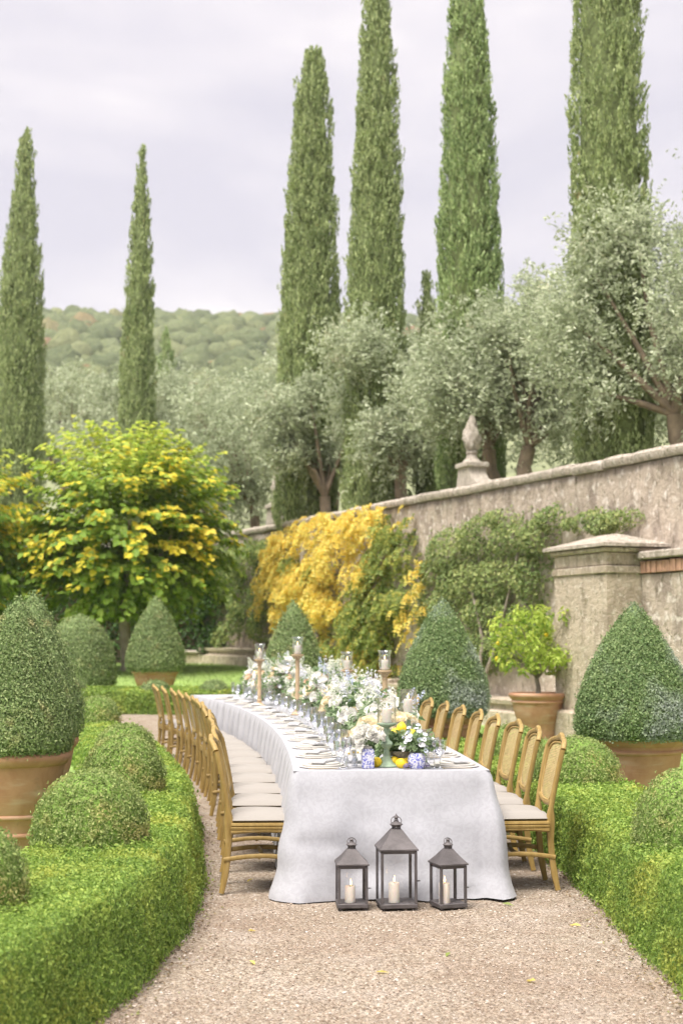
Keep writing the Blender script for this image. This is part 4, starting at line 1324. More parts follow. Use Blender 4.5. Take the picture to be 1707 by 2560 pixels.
def lime(x, y, zc, rx, rz, label, shoots, seed, trunk_h, parts_n=0):
    rs = np.random.RandomState(seed)
    z0 = gz(y)
    e = empty('lime_tree', (x, y, z0), 0, label, 'lime tree', 'lime trees turning yellow')
    mb = MB(); mb.tube([(.1, 0, -.2), (.05, 0, .3), (-.05, 0, trunk_h * .6), (0, 0, trunk_h), (.05, 0, trunk_h + .7)], [.23, .17, .15, .16, .10], 10); mb.build('trunk', M['bark'], e, ang=80)
    c0 = np.array([0, 0, zc - z0])
    for k in range(9):
        a = k * 2 * math.pi / 9
        mb = MB(); mb.tube([(0, 0, trunk_h - .1), (math.cos(a) * rx * .3, math.sin(a) * rx * .3, trunk_h + .35), (math.cos(a) * rx * .65, math.sin(a) * rx * .65, (zc - z0) + .2 * math.sin(3 * a))], [.09, .06, .02], 6); mb.build('limb', M['bark'], e, ang=80)
    P, Nn, A, Yv = [], [], [], []
    d = nrm(rs.randn(shoots, 3)); d[:, 2] = d[:, 2] * .95 - .04
    d = nrm(d)
    top = d[:, 2] > .3
    f = .80 + .22 * rs.rand(shoots)
    st = c0 + d * np.array([rx, rx * .9, rz]) * (f * .66)[:, None]
    dirn = nrm(d * np.array([1, 1, .5]) + np.array([0, 0, .12]) + rs.randn(shoots, 3) * .16)
    dirn[top] = nrm(d[top] * np.array([1.2, 1.2, .6]) + np.array([0, 0, .45]) + rs.randn(int(top.sum()), 3) * .15)
    ln = np.array(rx * (.42 + .24 * rs.rand(shoots))); ln[top] *= 1.2
    yb = fnoise(st, .9, seed * 2.) 
    K = 26
    for k in range(K):
        t = (k + .5) / K
        p = st + dirn * (ln * t)[:, None] + np.array([0, 0, -1.])[None] * (ln * .22 * t ** 2.2)[:, None]
        sgn = 1 if k % 2 else -1
        side = nrm(np.cross(dirn, np.array([0, 0, 1.])[None])) * sgn
        P.append(p + side * .03 + rs.randn(shoots, 3) * .03)
        A.append(side * .7 + dirn * .3 + np.array([0, 0, -1.0])[None] + rs.randn(shoots, 3) * .22)
        Nn.append(np.array([0, 0, 1.])[None] + d * .7 + rs.randn(shoots, 3) * .22)
        # lower, inner leaves stay green; the crown's shoulders have turned
        hgt = (p[:, 2] - c0[2]) / rz
        Yv.append(yb * 1.15 + .22 * np.exp(-((hgt - .2) / .55) ** 2) + .30 * t + .42 * rs.rand(shoots) - .22 * (hgt > .75))
    P, Nn, A, Yv = map(np.concatenate, (P, Nn, A, Yv))
    # inner fill
    ni = shoots * 6
    di = nrm(rs.randn(ni, 3)); pi = c0 + di * np.array([rx, rx * .9, rz]) * (.35 + .35 * rs.rand(ni, 1))
    P = np.concatenate([P, pi]); Nn = np.concatenate([Nn, np.tile([0, 0, 1.], (ni, 1)) + rs.randn(ni, 3) * .3]); A = np.concatenate([A, di + np.array([0, 0, -.6])]); Yv = np.concatenate([Yv, np.zeros(ni)])
    thr = 1.33
    keep = P[:, 2] > trunk_h - .75
    P, Nn, A, Yv = P[keep], Nn[keep], A[keep], Yv[keep]
    hz = (P[:, 2] - c0[2]) / rz
    fresh = (Yv <= thr) & (hz + .5 * (fnoise(P, 1.3, 9.) - .5) + .25 * rs.randn(len(P)) > .55)
    for nm, sel, mt in (('yellow_foliage', Yv > thr, 'lime_yellow'), ('fresh_foliage', fresh, 'lime_fresh'), ('green_foliage', (Yv <= thr) & ~fresh, 'lime_green')):
        idx = np.where(sel)[0]
        pick = idx[np.argsort(P[idx, 1] + .25 * rs.rand(len(idx)))[:parts_n]]
        rest = np.setdiff1d(idx, pick)
        V, q, t = lime_leaf_faces(P[rest], Nn[rest], A[rest], np.full(len(rest), .19), rs)
        tag(link(nm, mesh_np(nm, V, [q, t], M[mt]), e), kind='stuff')
        V, q, t = lime_leaf_faces(P[pick], Nn[pick], A[pick], np.full(len(pick), .19), rs)
        single_leaves(V, 8, [(6, 7, 2, 1), (5, 4, 7, 6), (0, 6, 1), (0, 5, 6), (7, 3, 2), (4, 3, 7)], M[mt], e)
    return e
lime(-5.75, 38.5, 4.5, 2.66, 2.85, 'large lime tree with yellow and green leaves and a pale trunk', 560, 5, 2.1, 100)
lime(-10.7, 37.5, 4.3, 2.5, 2.6, 'lime tree cut by the photo edge beside the large one', 350, 6, 2.1, 40)

# ivy added on the back wall to stand in for deep shade
def shade_ivy(x0, x1, n, seed):
    rs = np.random.RandomState(seed)
    x = x0 + (x1 - x0) * rs.rand(n); z = .9 + 3.6 * rs.rand(n) ** .8
    P = np.stack([x, 46.18 - .35 * rs.rand(n), z], 1)
    P = P[fnoise(P, .9, 4.) > .36]
    return leaves(P, np.tile([0, -1., .5], (len(P), 1)), .16, .11, rs, .5, np.tile([0, 0, -1.], (len(P), 1)), .6)
e = empty('ivy', (-9, 46.1, .8), 0, 'dark ivy added as shade on the back wall behind lime trunks', 'ivy')
V, F = shade_ivy(-15, -4.4, 7600, 5)
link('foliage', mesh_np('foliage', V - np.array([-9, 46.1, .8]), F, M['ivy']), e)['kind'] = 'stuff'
mb = MB(); mb.tube([(0, .1, -.1), (.1, .1, 1.2), (-.1, .12, 2.6)], [.05, .04, .02]); mb.build('stem', M['bark'], e)
# ================================================================ the long table
LC = [-2.86503578e-04, -5.27734852e-03, -4.91720963e-02, -3.09153292e-01]
HWT = .635
_y = np.linspace(9.3, 22.0, 600)
_x = np.polyval(LC, _y - 9.3)
_dx = np.gradient(_x, _y)
_t = np.stack([_dx, np.ones_like(_dx)], 1); _t /= np.linalg.norm(_t, axis=1)[:, None]
_n = np.stack([_t[:, 1], -_t[:, 0]], 1)              # to the right of the run
_c = np.stack([_x, _y], 1) + _n * HWT
_c[:, 1] += .03
_s = np.concatenate([[0], np.cumsum(np.linalg.norm(np.diff(_c, axis=0), axis=1))])
TL = 12.7
TZ = .785
def tb(s, o):
    """point on the table run: s along from the near end, o across (+ = wall side); returns (x, y), heading"""
    x = np.interp(s, _s, _c[:, 0]); y = np.interp(s, _s, _c[:, 1])
    nx = np.interp(s, _s, _n[:, 0]); ny = np.interp(s, _s, _n[:, 1])
    if s < 0: y += s
    return (float(x + nx * o), float(y + ny * o)), math.atan2(float(ny), float(nx))

def ordinal(i):
    return ('nearest', 'second', 'third', 'fourth', 'fifth', 'sixth', 'seventh', 'eighth', 'ninth', 'tenth', 'eleventh', 'twelfth', 'thirteenth', 'fourteenth', 'fifteenth')[i]
SIDE = {-1: 'side away from wall', 1: 'wall side'}

def tablecloth():
    pts, nor, kind = [], [], []
    step = .028
    for o in np.arange(-HWT + .04, HWT - .04 + 1e-6, step):          # near end
        (x, y), h = tb(0, o); pts.append((x, y)); nor.append((0.02, -1)); kind.append(0)
    def corner(cx, cy, a0, a1, kk):
        for a in np.linspace(a0, a1, 7)[1:-1]:
            nor.append((math.cos(a), math.sin(a))); pts.append((cx + .04 * math.cos(a), cy + .04 * math.sin(a))); kind.append(kk)
    def side(sgn, rng):
        for s in rng:
            (x, y), h = tb(s, sgn * HWT)
            nx = np.interp(s, _s, _n[:, 0]) * sgn; ny = np.interp(s, _s, _n[:, 1]) * sgn
            pts.append((x, y)); nor.append((nx, ny)); kind.append(1)
    (cx, cy), _ = tb(.04, HWT - .04); corner(cx, cy, -math.pi / 2, 0, 2)
    side(1, np.arange(.05, TL - .05, step))
    for o in np.arange(HWT - .04, -HWT + .03, -step):
        (x, y), h = tb(TL, o); n0 = int(np.searchsorted(_s, TL)); n0 = min(n0, len(_t) - 1)
        pts.append((x, y)); nor.append(tuple(_t[n0])); kind.append(3)
    side(-1, np.arange(TL - .05, .05, -step))
    (cx, cy), _ = tb(.04, -HWT + .04); corner(cx, cy, math.pi, math.pi * 1.5, 2)
    P = np.array(pts); Nn = np.array(nor); Nn /= np.linalg.norm(Nn, axis=1)[:, None]
    kd = np.array(kind); n = len(P)
    u = np.concatenate([[0], np.cumsum(np.linalg.norm(np.diff(P, axis=0), axis=1))])
    rows = 22
    V = []
    near = np.exp(-np.maximum(P[:, 1] - 9.35, 0) / .35)               # near end hangs flatter, spread at the foot
    big = fnoise(np.stack([u, u * 0, u * 0], 1), .8) - .5
    ph = u * 2 * math.pi / .27 + 3.0 * (fnoise(np.stack([u, u * 0 + 4, u * 0], 1), 1.5) - .5) * 4
    for j in range(rows):
        t = j / (rows - 1)
        z = TZ * (1 - t) + .006 * t
        fl = (.012 + .04 * t) * (kd != 0) + (.015 + .24 * t ** 1.15) * near * (kd != 1) * (np.abs(Nn[:, 1]) ** 1.0) * (Nn[:, 1] < 0)
        fl = fl + (kd == 1) * near * .04 * t
        wav = .45 - 1.5 * np.exp(-(np.sin(ph / 2) / .28) ** 2) + .25 * np.sin(ph * .5 + 1.)
        fold = wav * .062 * (min(1, t * 3.2) ** .7) * (kd != 0) * (1 - .75 * near)
        soft = ((fnoise(np.stack([u, u * 0 + t * 1.1, u * 0 + 7], 1), 2.3) - .5) * .17 * t + (fnoise(np.stack([u, u * 0 + t * 1.5, u * 0 + 9], 1), 6.) - .5) * .03 * t) * (.4 + .6 * near)
        hem = (t > .93) * (fnoise(np.stack([u, u * 0 + 2, u * 0], 1), 3.) - .45) * .07 * near
        ear = near * (kd != 0) * (.012 * t + .03 * t * np.sin(u * 34.) * t)
        crease = near * (kd == 0) * (.048 * t ** .8 * np.sin(u * 9.5 + 1.2 * t) * np.abs(np.cos(u * 2.1)) + .012 * t * np.sin(u * 23. + 2.))
        off = fl + fold + soft + hem + ear + crease
        if j == 0: off = off * 0
        if j == 1: off = off * .5 + .008
        zz = z + 0 * off
        if j == 0: zz = zz - .0
        if t > .9: zz = zz + near * np.maximum(0, fnoise(np.stack([u, u * 0 + 8, u * 0], 1), 4.) - .55) * .05
        Q = P + Nn * off[:, None]
        V.append(np.stack([Q[:, 0], Q[:, 1], zz], 1))
    V = np.concatenate(V)
    F = [(j * n + i, j * n + (i + 1) % n, (j + 1) * n + (i + 1) % n, (j + 1) * n + i) for j in range(rows - 1) for i in range(n)]
    # table top: grid joined loosely, 1 mm under the rim
    cols = 13; S = np.linspace(.0, TL, 160)
    T = []
    for s in S:
        for o in np.linspace(-HWT, HWT, cols):
            (x, y), h = tb(s, o)
            ez = min(s, TL - s) * .0
            T.append((x, y, TZ + .0015 * math.sin(7 * s) * math.cos(5 * o) * (abs(o) < HWT - .01)))
    m = len(V); V = np.concatenate([V, np.array(T)])
    F += [(m + i * cols + j, m + i * cols + j + 1, m + (i + 1) * cols + j + 1, m + (i + 1) * cols + j) for i in range(len(S) - 1) for j in range(cols - 1)]
    return V, np.array(F)
V, F = tablecloth()
org = np.array([.32, 9.4, 0.])
o = link('tablecloth', mesh_np('tablecloth', V - org, F, M['cloth'], smooth=True), None, tuple(org))
tag(o, 'long white damask tablecloth falling in folds to the gravel', 'tablecloth')

# ================================================================ chairs
def make_chair():
    e = empty('cane_chair', (0, 0, 0))
    # local: +y faces the table, x across, back at -y
    def back_y(z):
        if z < .46: return -.215 - .045 * max(0, (.40 - z) / .40) ** 2.2
        return -.215 - .05 * (z - .46) - .19 * max(0, z - .52) ** 1.25
    for sx in (-1, 1):
        pth, ww, hh = [], [], []
        for z in (.0, .03, .1, .2, .32, .42, .47, .53, .6, .68, .76, .82, .87, .905):
            spread = .205 - .012 * math.sin(min(1, z / .47) * math.pi) if z < .47 else .205 + .03 * math.sin((z - .47) / .45 * math.pi * .55)
            pth.append((sx * spread, back_y(z), z))
            ww.append(.030 if z < .05 else (.036 if z < .35 else (.050 if z < .5 else .036)))
            hh.append(.036 if z < .05 else (.044 if z < .35 else (.058 if z < .5 else .034)))
        mb = MB(); mb.sweep(pth, ww, hh, up=(0, -1, 0), n=10); mb.build('stile', M['gilt'], e, ang=50)
    # crest rail, arched with a raised middle, bowed backwards
    pth, ww, hh = [], [], []
    for t in np.linspace(-1, 1, 21):
        a = abs(t)
        z = .905 + .055 * (1 - a ** 3.2) ** .8 + .018 * math.exp(-(t / .16) ** 2)
        x = .232 * math.copysign(1 - (1 - a) ** 1.12, t)
        pth.append((x, back_y(.93) - .038 * (1 - a * a), z))
        ww.append(.034); hh.append(.036 + .016 * math.exp(-(t / .2) ** 2))
    mb = MB(); mb.sweep(pth, ww, hh, up=(0, 0, 1), n=10); mb.build('crest_rail', M['gilt'], e, ang=50)
    # inner moulding round the cane
    def ring(k, n=44):
        out = []
        for i in range(n):
            a = 2 * math.pi * i / n
            c, s = math.cos(a), math.sin(a)
            x = .193 * k * math.copysign(abs(c) ** .45, c)
            z = .748 + .186 * (k if k > 1 else k ** .7) * math.copysign(abs(s) ** .55, s)
            x *= .93 + .07 * (z - .56) / .36
            out.append((x, z))
        return out
    pth = [(x, back_y(z) - .03 * (1 - (x / .2) ** 2) * max(0, (z - .5) / .4), z) for x, z in ring(1.0)]
    mb = MB(); mb.tube(pth + [pth[0]], .0095, 7); mb.build('back_moulding', M['gilt'], e, ang=70)
    # lower back rail (upward bow)
    pth = [(x, back_y(.565) - .008, .575 - .03 * (1 - (x / .2) ** 2)) for x in np.linspace(-.2, .2, 9)]
    mb = MB(); mb.sweep(pth, .03, .036, n=8); mb.build('back_rail', M['gilt'], e, ang=50)
    # woven cane
    mb = MB()
    def yz(x, z): return back_y(z) - .03 * (1 - (x / .2) ** 2) * max(0, (z - .5) / .4)
    def inside(x, z):
        k = .93 + .07 * (z - .56) / .36
        return (abs(x) / (.19 * k)) ** 4.2 + (abs(z - .748) / .183) ** 3.6 < 1
    hw = .0031
    for x in np.arange(-.189, .19, .0105):
        zs = [z for z in np.arange(.55, .945, .012) if inside(x, z)]
        if len(zs) < 2: continue
        for a, b in zip(zs[:-1], zs[1:]):
            mb.add([(x - hw, yz(x, a), a), (x + hw, yz(x, a), a), (x + hw, yz(x, b), b), (x - hw, yz(x, b), b)], [(0, 1, 2, 3)])
    for z in np.arange(.56, .94, .0105):
        xs = [x for x in np.arange(-.189, .19, .02) if inside(x, z)]
        if len(xs) < 2: continue
        for a, b in zip(xs[:-1], xs[1:]):
            mb.add([(a, yz(a, z - hw) + .0012, z - hw), (b, yz(b, z - hw) + .0012, z - hw), (b, yz(b, z + hw) + .0012, z + hw), (a, yz(a, z + hw) + .0012, z + hw)], [(0, 1, 2, 3)])
    mb.build('cane_panel', M['cane'], e, smooth=False)
    # front legs, cabriole
    for sx in (-1, 1):
        pth, ww = [], []
        for z in (0, .02, .06, .14, .24, .33, .38, .41):
            b = .028 * math.sin((z / .41) * math.pi * 1.15)
            pth.append((sx * (.205 + b), .20 + b * .8, z)); ww.append(.034 if z < .03 else .028 + .026 * (z / .41) ** 1.4)
        mb = MB(); mb.sweep(pth, ww, ww, up=(0, -1, 0), n=10); mb.build('front_leg', M['gilt'], e, ang=50)
    # seat rails: moulded in three steps, one each side
    for nm, a, b in (('seat_rail', (-.225, -.20), (-.235, .215)), ('seat_rail', (.225, -.20), (.235, .215)), ('seat_rail', (-.235, .215), (.235, .215)), ('seat_rail', (-.21, -.215), (.21, -.215))):
        mb = MB()
        A, B = Vector((*a, 0)), Vector((*b, 0)); d = (B - A).normalized(); q = Vector((d.y, -d.x, 0))
        if q.dot((A + B) / 2) < 0: q = -q
        rings = []
        for t in (0, .25, .5, .75, 1):
            p = A.lerp(B, t); dip = .012 * (1 - (2 * t - 1) ** 2)
            rings.append([p + q * o_ + Vector((0, 0, z)) for o_, z in ((-.02, .375 + dip), (.010, .375 + dip), (.018, .385 + dip), (.018, .398), (.010, .402), (.018, .408), (.020, .420), (.012, .425), (.020, .432), (.018, .445), (-.02, .447))])
        mb.rings(rings); mb.build(nm, M['gilt'], e, ang=30)
    # stretchers
    for sx in (-1, 1):
        pth = [(sx * (.20 + .006), y, .215 + .02 * math.sin((y + .22) / .42 * math.pi)) for y in np.linspace(-.245, .215, 7)]
        mb = MB(); mb.sweep(pth, .022, .030, n=8); mb.build('stretcher', M['gilt'], e, ang=50)
    pth = [(x, -.02 + .02 * math.cos(x / .2 * 1.5), .225) for x in np.linspace(-.2, .2, 7)]
    mb = MB(); mb.sweep(pth, .020, .028, n=8); mb.build('stretcher', M['gilt'], e, ang=50)
    # cushion
    n = 17; Vc, Fc = [], []
    for top in (1, 0):
        for i in range(n):
            for j in range(n):
                u, v = -1 + 2 * i / (n - 1), -1 + 2 * j / (n - 1)
                k = max(abs(u), abs(v))
                edge = (1 - k ** 5) ** .5
                x = .237 * u * (1 - .05 * (1 - v) * .5) ; y = .015 + .237 * v
                if k == 1 and abs(u) == 1 and abs(v) == 1: x *= .95; y = .015 + .225 * v
                z = .462 + (.036 + .018 * math.exp(-(u * u + v * v) * 1.2)) * edge + .005 * math.sin(5 * u + 2 * v) * edge if top else .462 - .014 * edge
                Vc.append((x, y, z))
    for l in (0, 1):
        for i in range(n - 1):
            for j in range(n - 1):
                a = l * n * n + i * n + j
                q = (a, a + 1, a + n + 1, a + n)
                Fc.append(q if l else q[::-1])
    mb = MB(); mb.add(Vc, Fc); mb.build('cushion', M['cushion'], e, ang=80)
    return e

chair0 = make_chair()
rc = random.Random(12)
first = True
for sgn, cnt, s0, ds in ((-1, 14, .30, .825), (1, 9, .30, .80)):
    for i in range(cnt):
        s = s0 + ds * i + (rc.uniform(-.03, .03) if i else 0)
        (x, y), h = tb(s, sgn * (HWT + .19 + rc.uniform(-.012, .02)) - (.024 * s if sgn < 0 else 0))
        nx = np.interp(s, _s, _n[:, 0]) * sgn; ny = np.interp(s, _s, _n[:, 1]) * sgn
        face = math.atan2(-ny, -nx) - math.pi / 2 + rc.uniform(-.04, .04)
        c = chair0 if first else copy_tree(chair0)
        first = False
        c.location = (x, y, .004); c.rotation_euler = (0, 0, face)
        tag(c, 'gilded cane-back chair with white cushion, %s from lanterns, %s' % (ordinal(i), SIDE[sgn]), 'chair', 'cane chairs along the table')

# ================================================================ lanterns
def candle(x, y, z, r, h, label, group, lean=0.):
    e = empty('candle', (x, y, z), 0, label, 'candle', group)
    mb = MB(); mb.lathe([(r * .97, 0), (r, .004), (r, h - .004), (r * .95, h), (r * .8, h - .003), (r * .3, h - .008), (.002, h - .009)], 20); mb.build('wax', M['wax'], e)
    mb = MB(); mb.tube([(0, 0, h - .01), (.001, 0, h + .008)], .0012, 5); mb.build('wick', M['wick'], e)
    mb = MB(); mb.lathe([(.0008, 0), (.0032, .004), (.005, .011), (.0044, .019), (.0024, .029), (.0005, .040)], 10, (lean, 0, h + .003)); mb.build('flame', M['flame'], e)
    return e

def lantern(x, y, rz, w, d, hb, hr, label, fin, q=.58):
    e = empty('lantern', (x, y, .0), rz, label, 'lantern', 'lanterns before the table')
    p = .016; m = M['lantern']
    z0 = .012
    mb = MB(); mb.box(-w / 2, w / 2, -d / 2, d / 2, z0, z0 + .028, .004); mb.build('base', m, e)
    for sx in (-1, 1):
        for sy in (-1, 1):
            mb = MB(); cx, cy = sx * (w / 2 - p / 2 - .002), sy * (d / 2 - p / 2 - .002)
            mb.box(cx - p / 2, cx + p / 2, cy - p / 2, cy + p / 2, z0 + .028, hb, .002); mb.build('post', m, e)
            mb = MB(); mb.lathe([(.008, 0), (.010, .004), (.008, .0125)], 10, (sx * (w / 2 - .02), sy * (d / 2 - .02), 0)); mb.build('foot', m, e)
    for nm, a in (('front', (0, -1)), ('back', (0, 1)), ('side', (1, 0)), ('side', (-1, 0))):
        mb = MB()
        if a[1]: mb.box(-w / 2 + .02, w / 2 - .02, a[1] * (d / 2 - .008) - .0012, a[1] * (d / 2 - .008) + .0012, z0 + .034, hb - .006)
        else: mb.box(a[0] * (w / 2 - .008) - .0012, a[0] * (w / 2 - .008) + .0012, -d / 2 + .02, d / 2 - .02, z0 + .034, hb - .006)
        mb.build('pane', M['pane'], e, smooth=False)
    for a in ((0, -1), (0, 1), (1, 0), (-1, 0)):
        mb = MB()
        if a[1]: mb.box(-w / 2 + .012, w / 2 - .012, a[1] * (d / 2 - .011) - .006, a[1] * (d / 2 - .011) + .006, hb - .016, hb + .002, .002)
        else: mb.box(a[0] * (w / 2 - .011) - .006, a[0] * (w / 2 - .011) + .006, -d / 2 + .012, d / 2 - .012, hb - .016, hb + .002, .002)
        mb.build('top_bar', m, e)
    mb = MB(); k = .005; rt = w * .135
    def sq(a, b, z): return [(-a, -b, z), (a, -b, z), (a, b, z), (-a, b, z)]
    mb.rings([sq(w / 2 + k, d / 2 + k, hb + .003), sq(w / 2 + k, d / 2 + k, hb + .012), sq(w / 2 + k - .006, d / 2 + k - .006, hb + .018), sq(w * .33, d * .33, hb + hr * .52), sq(rt, rt, hb + hr)]); mb.build('roof', m, e, ang=20)
    for i in range(8):
        a = i * math.pi / 4 + .2
        mb = MB(); cx, cy = rt * .72 * math.cos(a), rt * .72 * math.sin(a); b = .006
        mb.box(cx - b, cx + b, cy - b, cy + b, hb + hr - .004, hb + hr + .03 * q); mb.build('vent_post', m, e)
    zc = hb + hr + .031 * q
    mb = MB(); mb.lathe([(rt * .95, zc - .006 * q), (rt * 1.0, zc), (rt * 1.30, zc + .012 * q), (rt * 1.32, zc + .018 * q), (rt * .85, zc + .034 * q), (rt * .55, zc + .042 * q), (rt * .5, zc + .054 * q), (.004, zc + .058 * q)], 24); mb.build('cap', m, e)
    mb = MB()
    if fin: mb.lathe([(.006, zc + .056 * q), (.013, zc + .064 * q), (.009, zc + .074 * q), (.015, zc + .086 * q), (.011, zc + .10 * q), (.004, zc + .116 * q), (.0008, zc + .128 * q)], 12)
    else: mb.lathe([(.005, zc + .056 * q), (.012, zc + .064 * q), (.013, zc + .072 * q), (.007, zc + .082 * q), (.001, zc + .085 * q)], 12)
    mb.build('finial', m, e)
    rr = rt * 1.05
    pth = [(rr * math.cos(a), rr * math.sin(a) * .5 , zc + .05 * q + rr * .9 * math.sin(a) * .9) for a in np.linspace(0, 2 * math.pi, 25)]
    mb = MB(); mb.tube(pth, .0028, 6); mb.build('ring_handle', m, e)
    mb = MB(); mb.box(w / 2, w / 2 + .018, -d / 2 + .02, -d / 2 + .028, hb * .48, hb * .5); mb.build('clasp', m, e)
    return e
lantern(.062, 8.92, R(5), .186, .186, .262, .094, 'small dark metal lantern on the gravel before the tablecloth corner by the cushions', False, .52)
lantern(.335, 8.93, R(7), .225, .225, .352, .122, 'tallest dark metal lantern with pointed finial in the middle', True)
lantern(.65, 8.92, R(19), .178, .178, .262, .094, 'small dark metal lantern turned to show its side, wall side of three', False, .52)
candle(.052, 8.88, .041, .031, .098, 'short lit candle inside the small lantern by the cushions', 'candles in the lanterns', .004)
candle(.318, 8.88, .041, .033, .118, 'lit candle inside the tallest lantern', 'candles in the lanterns', .003)
candle(.622, 8.86, .041, .033, .118, 'lit candle inside the turned small lantern', 'candles in the lanterns', .002)
# ================================================================ on the table
def lathe_mesh(name, prof, mat, n=28, ang=50, cap=True):
    return MB().lathe(prof, n, cap=cap).mesh(name, mat, True, ang)
me_charger = lathe_mesh('charger_plate', [(.155, 0), (.1625, .0015), (.163, .005), (.160, .0075), (.12, .0065), (.002, .006)], M['rimchina'], 36)
me_dinner = lathe_mesh('dinner_plate', [(.128, 0), (.1365, .002), (.137, .010), (.134, .0125), (.10, .0105), (.002, .010)], M['china'], 36)
me_salad = lathe_mesh('salad_plate', [(.096, 0), (.1045, .002), (.105, .009), (.102, .0115), (.075, .0095), (.002, .009)], M['china'], 36)
def napkin_mesh(seed):
    rs = np.random.RandomState(seed)
    nu, nv = 13, 19
    U, W_ = np.meshgrid(np.linspace(-1, 1, nu), np.linspace(-1, 1, nv))
    P = np.stack([U.ravel() * .05, W_.ravel() * .115, 0 * U.ravel()], 1)
    pinch = 1 - .35 * np.exp(-(W_.ravel() / .3) ** 2)
    P[:, 0] *= pinch
    P[:, 2] = .004 + .016 * fnoise(P, 26., seed) + .010 * np.abs(np.sin(U.ravel() * 5 + W_.ravel() * 1.3)) * (1.2 - pinch)
    P[:, :2] += (fnoise(P, 18., seed + 3)[:, None] - .5) * .015
    B = P.copy(); B[:, 2] = .001
    n = nu
    F = np.array([(i * n + j, i * n + j + 1, (i + 1) * n + j + 1, (i + 1) * n + j) for i in range(nv - 1) for j in range(nu - 1)])
    edge = [j for j in range(nu)] + [i * n + nu - 1 for i in range(1, nv)] + [(nv - 1) * n + j for j in range(nu - 2, -1, -1)] + [i * n for i in range(nv - 2, 0, -1)]
    m = len(P)
    Fe = np.array([(a, b, b + m, a + m) for a, b in zip(edge, edge[1:] + edge[:1])])
    return mesh_np('napkin', np.concatenate([P, B]), [F, Fe], M['napkin'], smooth=False)
me_nap = [napkin_mesh(k) for k in range(3)]

def glass_parts(h, r, bowl, flare=1.0, cut=False):
    foot = [(r * .80, 0), (r * .82, .002), (r * .3, .006), (.005, .012)]
    st = h - bowl
    stem = [(.005, .0122), (.0042, st * .5), (.0055, st - .004), (.008, st)]
    bw = [(.008, st + .0003), (r * .62, st + bowl * .14), (r * .92, st + bowl * .36), (r, st + bowl * .62), (r * flare, h)]
    bi = [(rr - .0018, z + .001) for rr, z in bw[::-1]]
    return [('foot', foot), ('stem', stem), ('bowl', bw + bi[:-1] + [(.002, st + .006)])]
GL = {}
for nm, a in (('water_goblet', (.185, .041, .105, 1.04)), ('wine_glass', (.20, .036, .095, .96)), ('champagne_flute', (.225, .026, .135, 1.0))):
    GL[nm] = [(p, lathe_mesh(p, pr, M['crystal'], 16, 60, cap=False)) for p, pr in glass_parts(*a)]
def glass(kind, x, y, label, group):
    e = empty(kind, (x, y, TZ + .003), 0, label, 'glass', group)
    for p, me in GL[kind]: link(p, me, e)
    return e

def cutlery(kind, L):
    mb = MB()
    if kind == 'knife': mb.sweep([(0, -L / 2, .004), (0, -.02, .005), (0, .02, .004), (0, L / 2, .004)], [.009, .010, .017, .004], [.005, .006, .003, .002])
    else: mb.sweep([(0, -L / 2, .003), (0, 0, .004), (0, L * .28, .005), (0, L * .36, .004), (0, L * .47, .006), (0, L / 2, .004)], [.011, .005, .006, .018, .022, .006], [.004, .003, .003, .003, .003, .003])
    return mb.mesh(kind, M['silver'], True, 60)
me_knife, me_fork = cutlery('knife', .23), cutlery('fork', .20)

rp = random.Random(4)
for sgn, cnt in ((-1, 14), (1, 9)):
    s0, ds = (.30, .825) if sgn < 0 else (.30, .80)
    for i in range(cnt):
        s = s0 + ds * i
        wh = '%s place from lanterns, %s' % (ordinal(i), SIDE[sgn])
        (x, y), h = tb(s, sgn * (HWT - .20 + rp.uniform(-.01, .01)))
        tag(link('charger_plate', me_charger, None, (x, y, TZ + .003), h), 'wide pale charger plate, ' + wh, 'plate', 'charger plates')
        tag(link('dinner_plate', me_dinner, None, (x + rp.uniform(-.004, .004), y, TZ + .0105), h), 'ivory dinner plate, ' + wh, 'plate', 'dinner plates')
        tag(link('salad_plate', me_salad, None, (x, y + rp.uniform(-.004, .004), TZ + .0215), h), 'small ivory top plate, ' + wh, 'plate', 'salad plates')
        tag(link('napkin', me_nap[i % 3], None, (x, y, TZ + .034), h + rp.uniform(-.6, .6)), 'folded pale napkin on plates, ' + wh, 'napkin', 'napkins')
        if i < 4:
            for me, off, nm in ((me_knife, .195, 'knife'), (me_fork, -.195, 'fork')):
                (cx, cy), h2 = tb(s + off, sgn * (HWT - .20))
                tag(link(nm, me, None, (cx, cy, TZ + .003), h2 + math.pi / 2 * sgn), 'gold %s beside plates, %s' % (nm, wh), nm, 'cutlery')
        if sgn < 0 or i < 4:
            for nm, so, oo in (('water_goblet', -.27, .30), ('wine_glass', -.17, .36), ('champagne_flute', .24, .35)):
                (gx, gy), _ = tb(max(.1, s + so + rp.uniform(-.02, .02)), sgn * (HWT - oo + rp.uniform(-.015, .015)))
                glass(nm, gx, gy, 'clear %s behind plates, %s' % (nm.replace('_', ' '), wh), 'glasses on the table')

